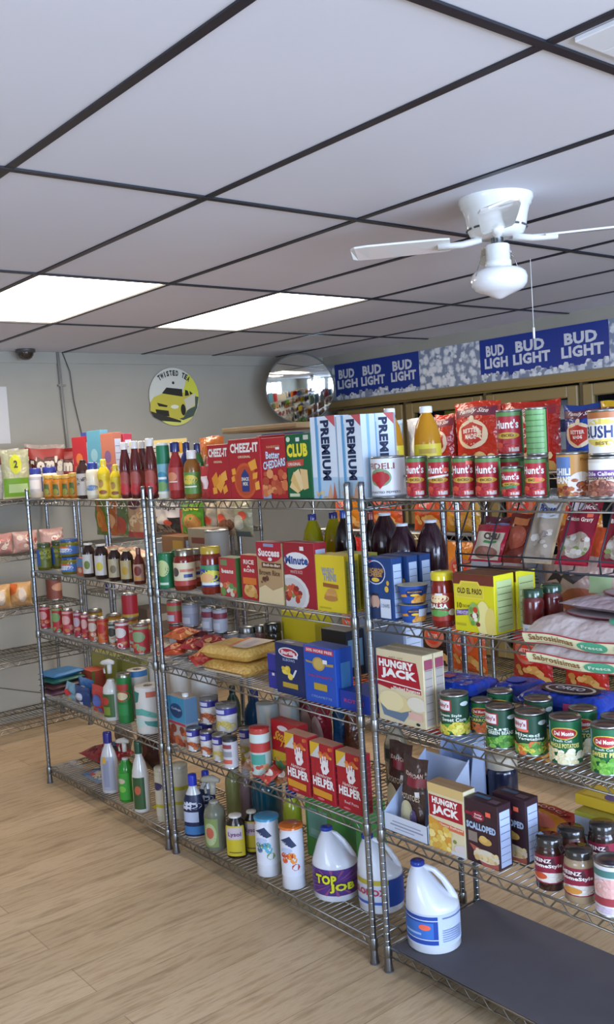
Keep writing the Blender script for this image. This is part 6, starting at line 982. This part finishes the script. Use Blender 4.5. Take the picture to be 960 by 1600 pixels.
for i, (a, lb) in enumerate(((2.92, 'white bread bag with purple end, leftmost on the hidden wall rack'), (3.12, 'white bread bag with purple end, second on the hidden wall rack'), (3.3, 'white bread bag, third on the hidden wall rack'), (3.5, 'white bread bag with purple end, fourth on the hidden wall rack'))):
    bag('bread_bag', lb, 'bread bag', (a, .2, .14), 5.56, WZ[2]+.001, .12, 'f:#c0bcc0', [P([(0, .1), (.12, .1), (.2, .9), (0, .9)], '#2c2c74'), P([(.5, .2), (.6, .5), (.56, .8), (.5, .6)], '#8c2c4c'), E(.7, .5, .15, .3, '#cfc8c8')], face='y', rot=-10, seed=220+i, group='white bread bags')
for i, (a, lv, c, lb) in enumerate(((3.1, 4, '#3a7ab0', 'blue box on top of the hidden wall rack'), (3.5, 3, '#a84a30', 'red brown box on the hidden wall rack, second shelf'), (3.85, 3, '#2c3438', 'dark box on the hidden wall rack, right end'), (3.8, 2, '#3c4c44', 'dark green box on the hidden wall rack'), (3.2, 1, '#5a4a3c', 'brown box on the hidden wall rack, second lowest shelf'), (3.6, 1, '#4c545c', 'grey box on the hidden wall rack, second lowest shelf'), (3.9, 4, '#7a3a30', 'maroon box on top of the hidden wall rack'))):
    carton('storage_box', lb, 'box', (a, .2, .16), 5.6, WZ[lv]+.0006, .2, c, [Rr(.1, .4, .9, .7, '#8a8478')], [], face='y')

# small shoves that keep neighbouring goods from touching through each other
for n, d in {
    'broth_carton': (0.0, 0.022, 0.0),
    'brownie_box': (0.045, 0.0, 0.0),
    'charcoal_bag': (0.008, 0.0, 0.0015),
    'cheese_shaker': (0.0, -0.003, 0.0),
    'chip_bag': (0.008, -0.01, 0.0),
    'chip_bag.002': (0.032, 0.0, 0.0),
    'chip_bag.008': (0.032, 0.0, 0.0),
    'chip_bag.014': (0.008, -0.003, 0.0),
    'chip_bag.023': (0.014, 0.0, 0.0),
    'chip_bag.031': (0.014, 0.0, 0.0),
    'chip_bag.035': (0.014, 0.0, 0.0),
    'coffee_jar': (0.014, -0.045, 0.0),
    'cookie_pack': (0.045, 0.0, 0.0),
    'cookie_pack.001': (0.032, -0.022, 0.0),
    'cookie_pack.002': (0.0, 0.045, 0.0),
    'cookie_pack.004': (0.0, -0.022, 0.004),
    'dessert_box': (0.0, -0.045, 0.0),
    'dessert_box.001': (0.0, 0.0, 0.0015),
    'disinfectant_bottle.001': (0.004, 0.0, 0.0),
    'display_tray': (0.045, 0.0, 0.0),
    'display_tray.001': (0.004, 0.0, 0.0),
    'dome_container.001': (-0.014, -0.022, 0.0),
    'flatbread_bag': (0.014, 0.045, 0.0),
    'food_pouch.003': (-0.014, 0.03, 0.004),
    'gravy_jar.003': (0.0, -0.015, 0.0),
    'gravy_packet': (0.0, 0.015, 0.0),
    'gravy_packet.001': (0.0, -0.022, 0.0),
    'gravy_packet.002': (0.0, 0.022, 0.0),
    'gravy_packet.004': (0.022, 0.0, 0.0),
    'gravy_packet.005': (0.004, -0.003, 0.0),
    'jar.001': (0.004, -0.006, 0.0),
    'juice_jug.002': (0.0, -0.022, 0.0),
    'macaroni_bag': (0.0, -0.03, 0.0),
    'macaroni_box': (0.0, 0.015, 0.0),
    'macaroni_box.001': (0.004, 0.006, 0.0),
    'mayonnaise_jar.001': (0.008, 0.0, 0.0),
    'mix_box.003': (0.032, 0.006, 0.0),
    'oil_bottle.001': (0.0, -0.01, 0.0),
    'paper_towel_roll.004': (0.014, 0.0, 0.0),
    'pasta_box.002': (0.0, -0.022, 0.0),
    'pickle_jar.001': (0.022, -0.003, 0.0),
    'potato_box.002': (0.0, -0.01, 0.0),
    'potato_pouch.001': (0.0, 0.045, 0.0),
    'rice_box': (0.0, 0.006, 0.0),
    'sachet.001': (-0.014, 0.0, 0.0015),
    'sachet.003': (0.0, 0.003, 0.0),
    'saltine_box.002': (0.022, 0.0, 0.0),
    'seasoning_packet': (0.0, 0.015, 0.0),
    'snack_bag': (0.004, -0.003, 0.0),
    'snack_bag.003': (0.004, -0.003, 0.0),
    'snack_bag.004': (0.014, 0.0, 0.0),
    'snack_bag.010': (0.022, -0.003, 0.0),
    'snack_bag.012': (0.032, 0.01, 0.0),
    'snack_bag.013': (0.004, -0.015, 0.0),
    'snack_bag.014': (0.0, -0.006, 0.0),
    'soup_can.003': (0.032, 0.0, 0.0),
    'soup_can.005': (0.022, 0.0, 0.0),
    'soup_can.006': (0.014, 0.003, 0.0),
    'soup_can.008': (0.004, 0.0, 0.0),
    'sponge_packet': (0.045, 0.006, 0.0),
    'spread_tub': (0.022, 0.006, 0.0),
    'stacked_can.001': (0.045, 0.0, 0.0),
    'stacked_can.002': (0.008, 0.0, 0.0),
    'stacked_can.003': (0.022, 0.03, 0.0),
    'stacked_can.005': (0.008, 0.0, 0.0),
    'storage_box.001': (0.0, -0.03, 0.0),
    'storage_box.002': (0.014, 0.01, 0.0),
    'storage_box.004': (0.0, -0.015, 0.0),
    'storage_box.005': (0.032, 0.01, 0.0),
    'stuffing_box': (0.022, 0.0, 0.0),
    'tortilla_pack.001': (0.0, 0.0, 0.0015),
    'toy_box.002': (0.0, 0.003, 0.0),
    'toy_box.004': (0.008, 0.0, 0.0),
    'vegetable_can.001': (0.0, -0.003, 0.0),
    'wipes_tub.001': (0.014, -0.022, 0.0),
}.items():
    if n in bpy.data.objects: bpy.data.objects[n].location = bpy.data.objects[n].location+Vector(d)
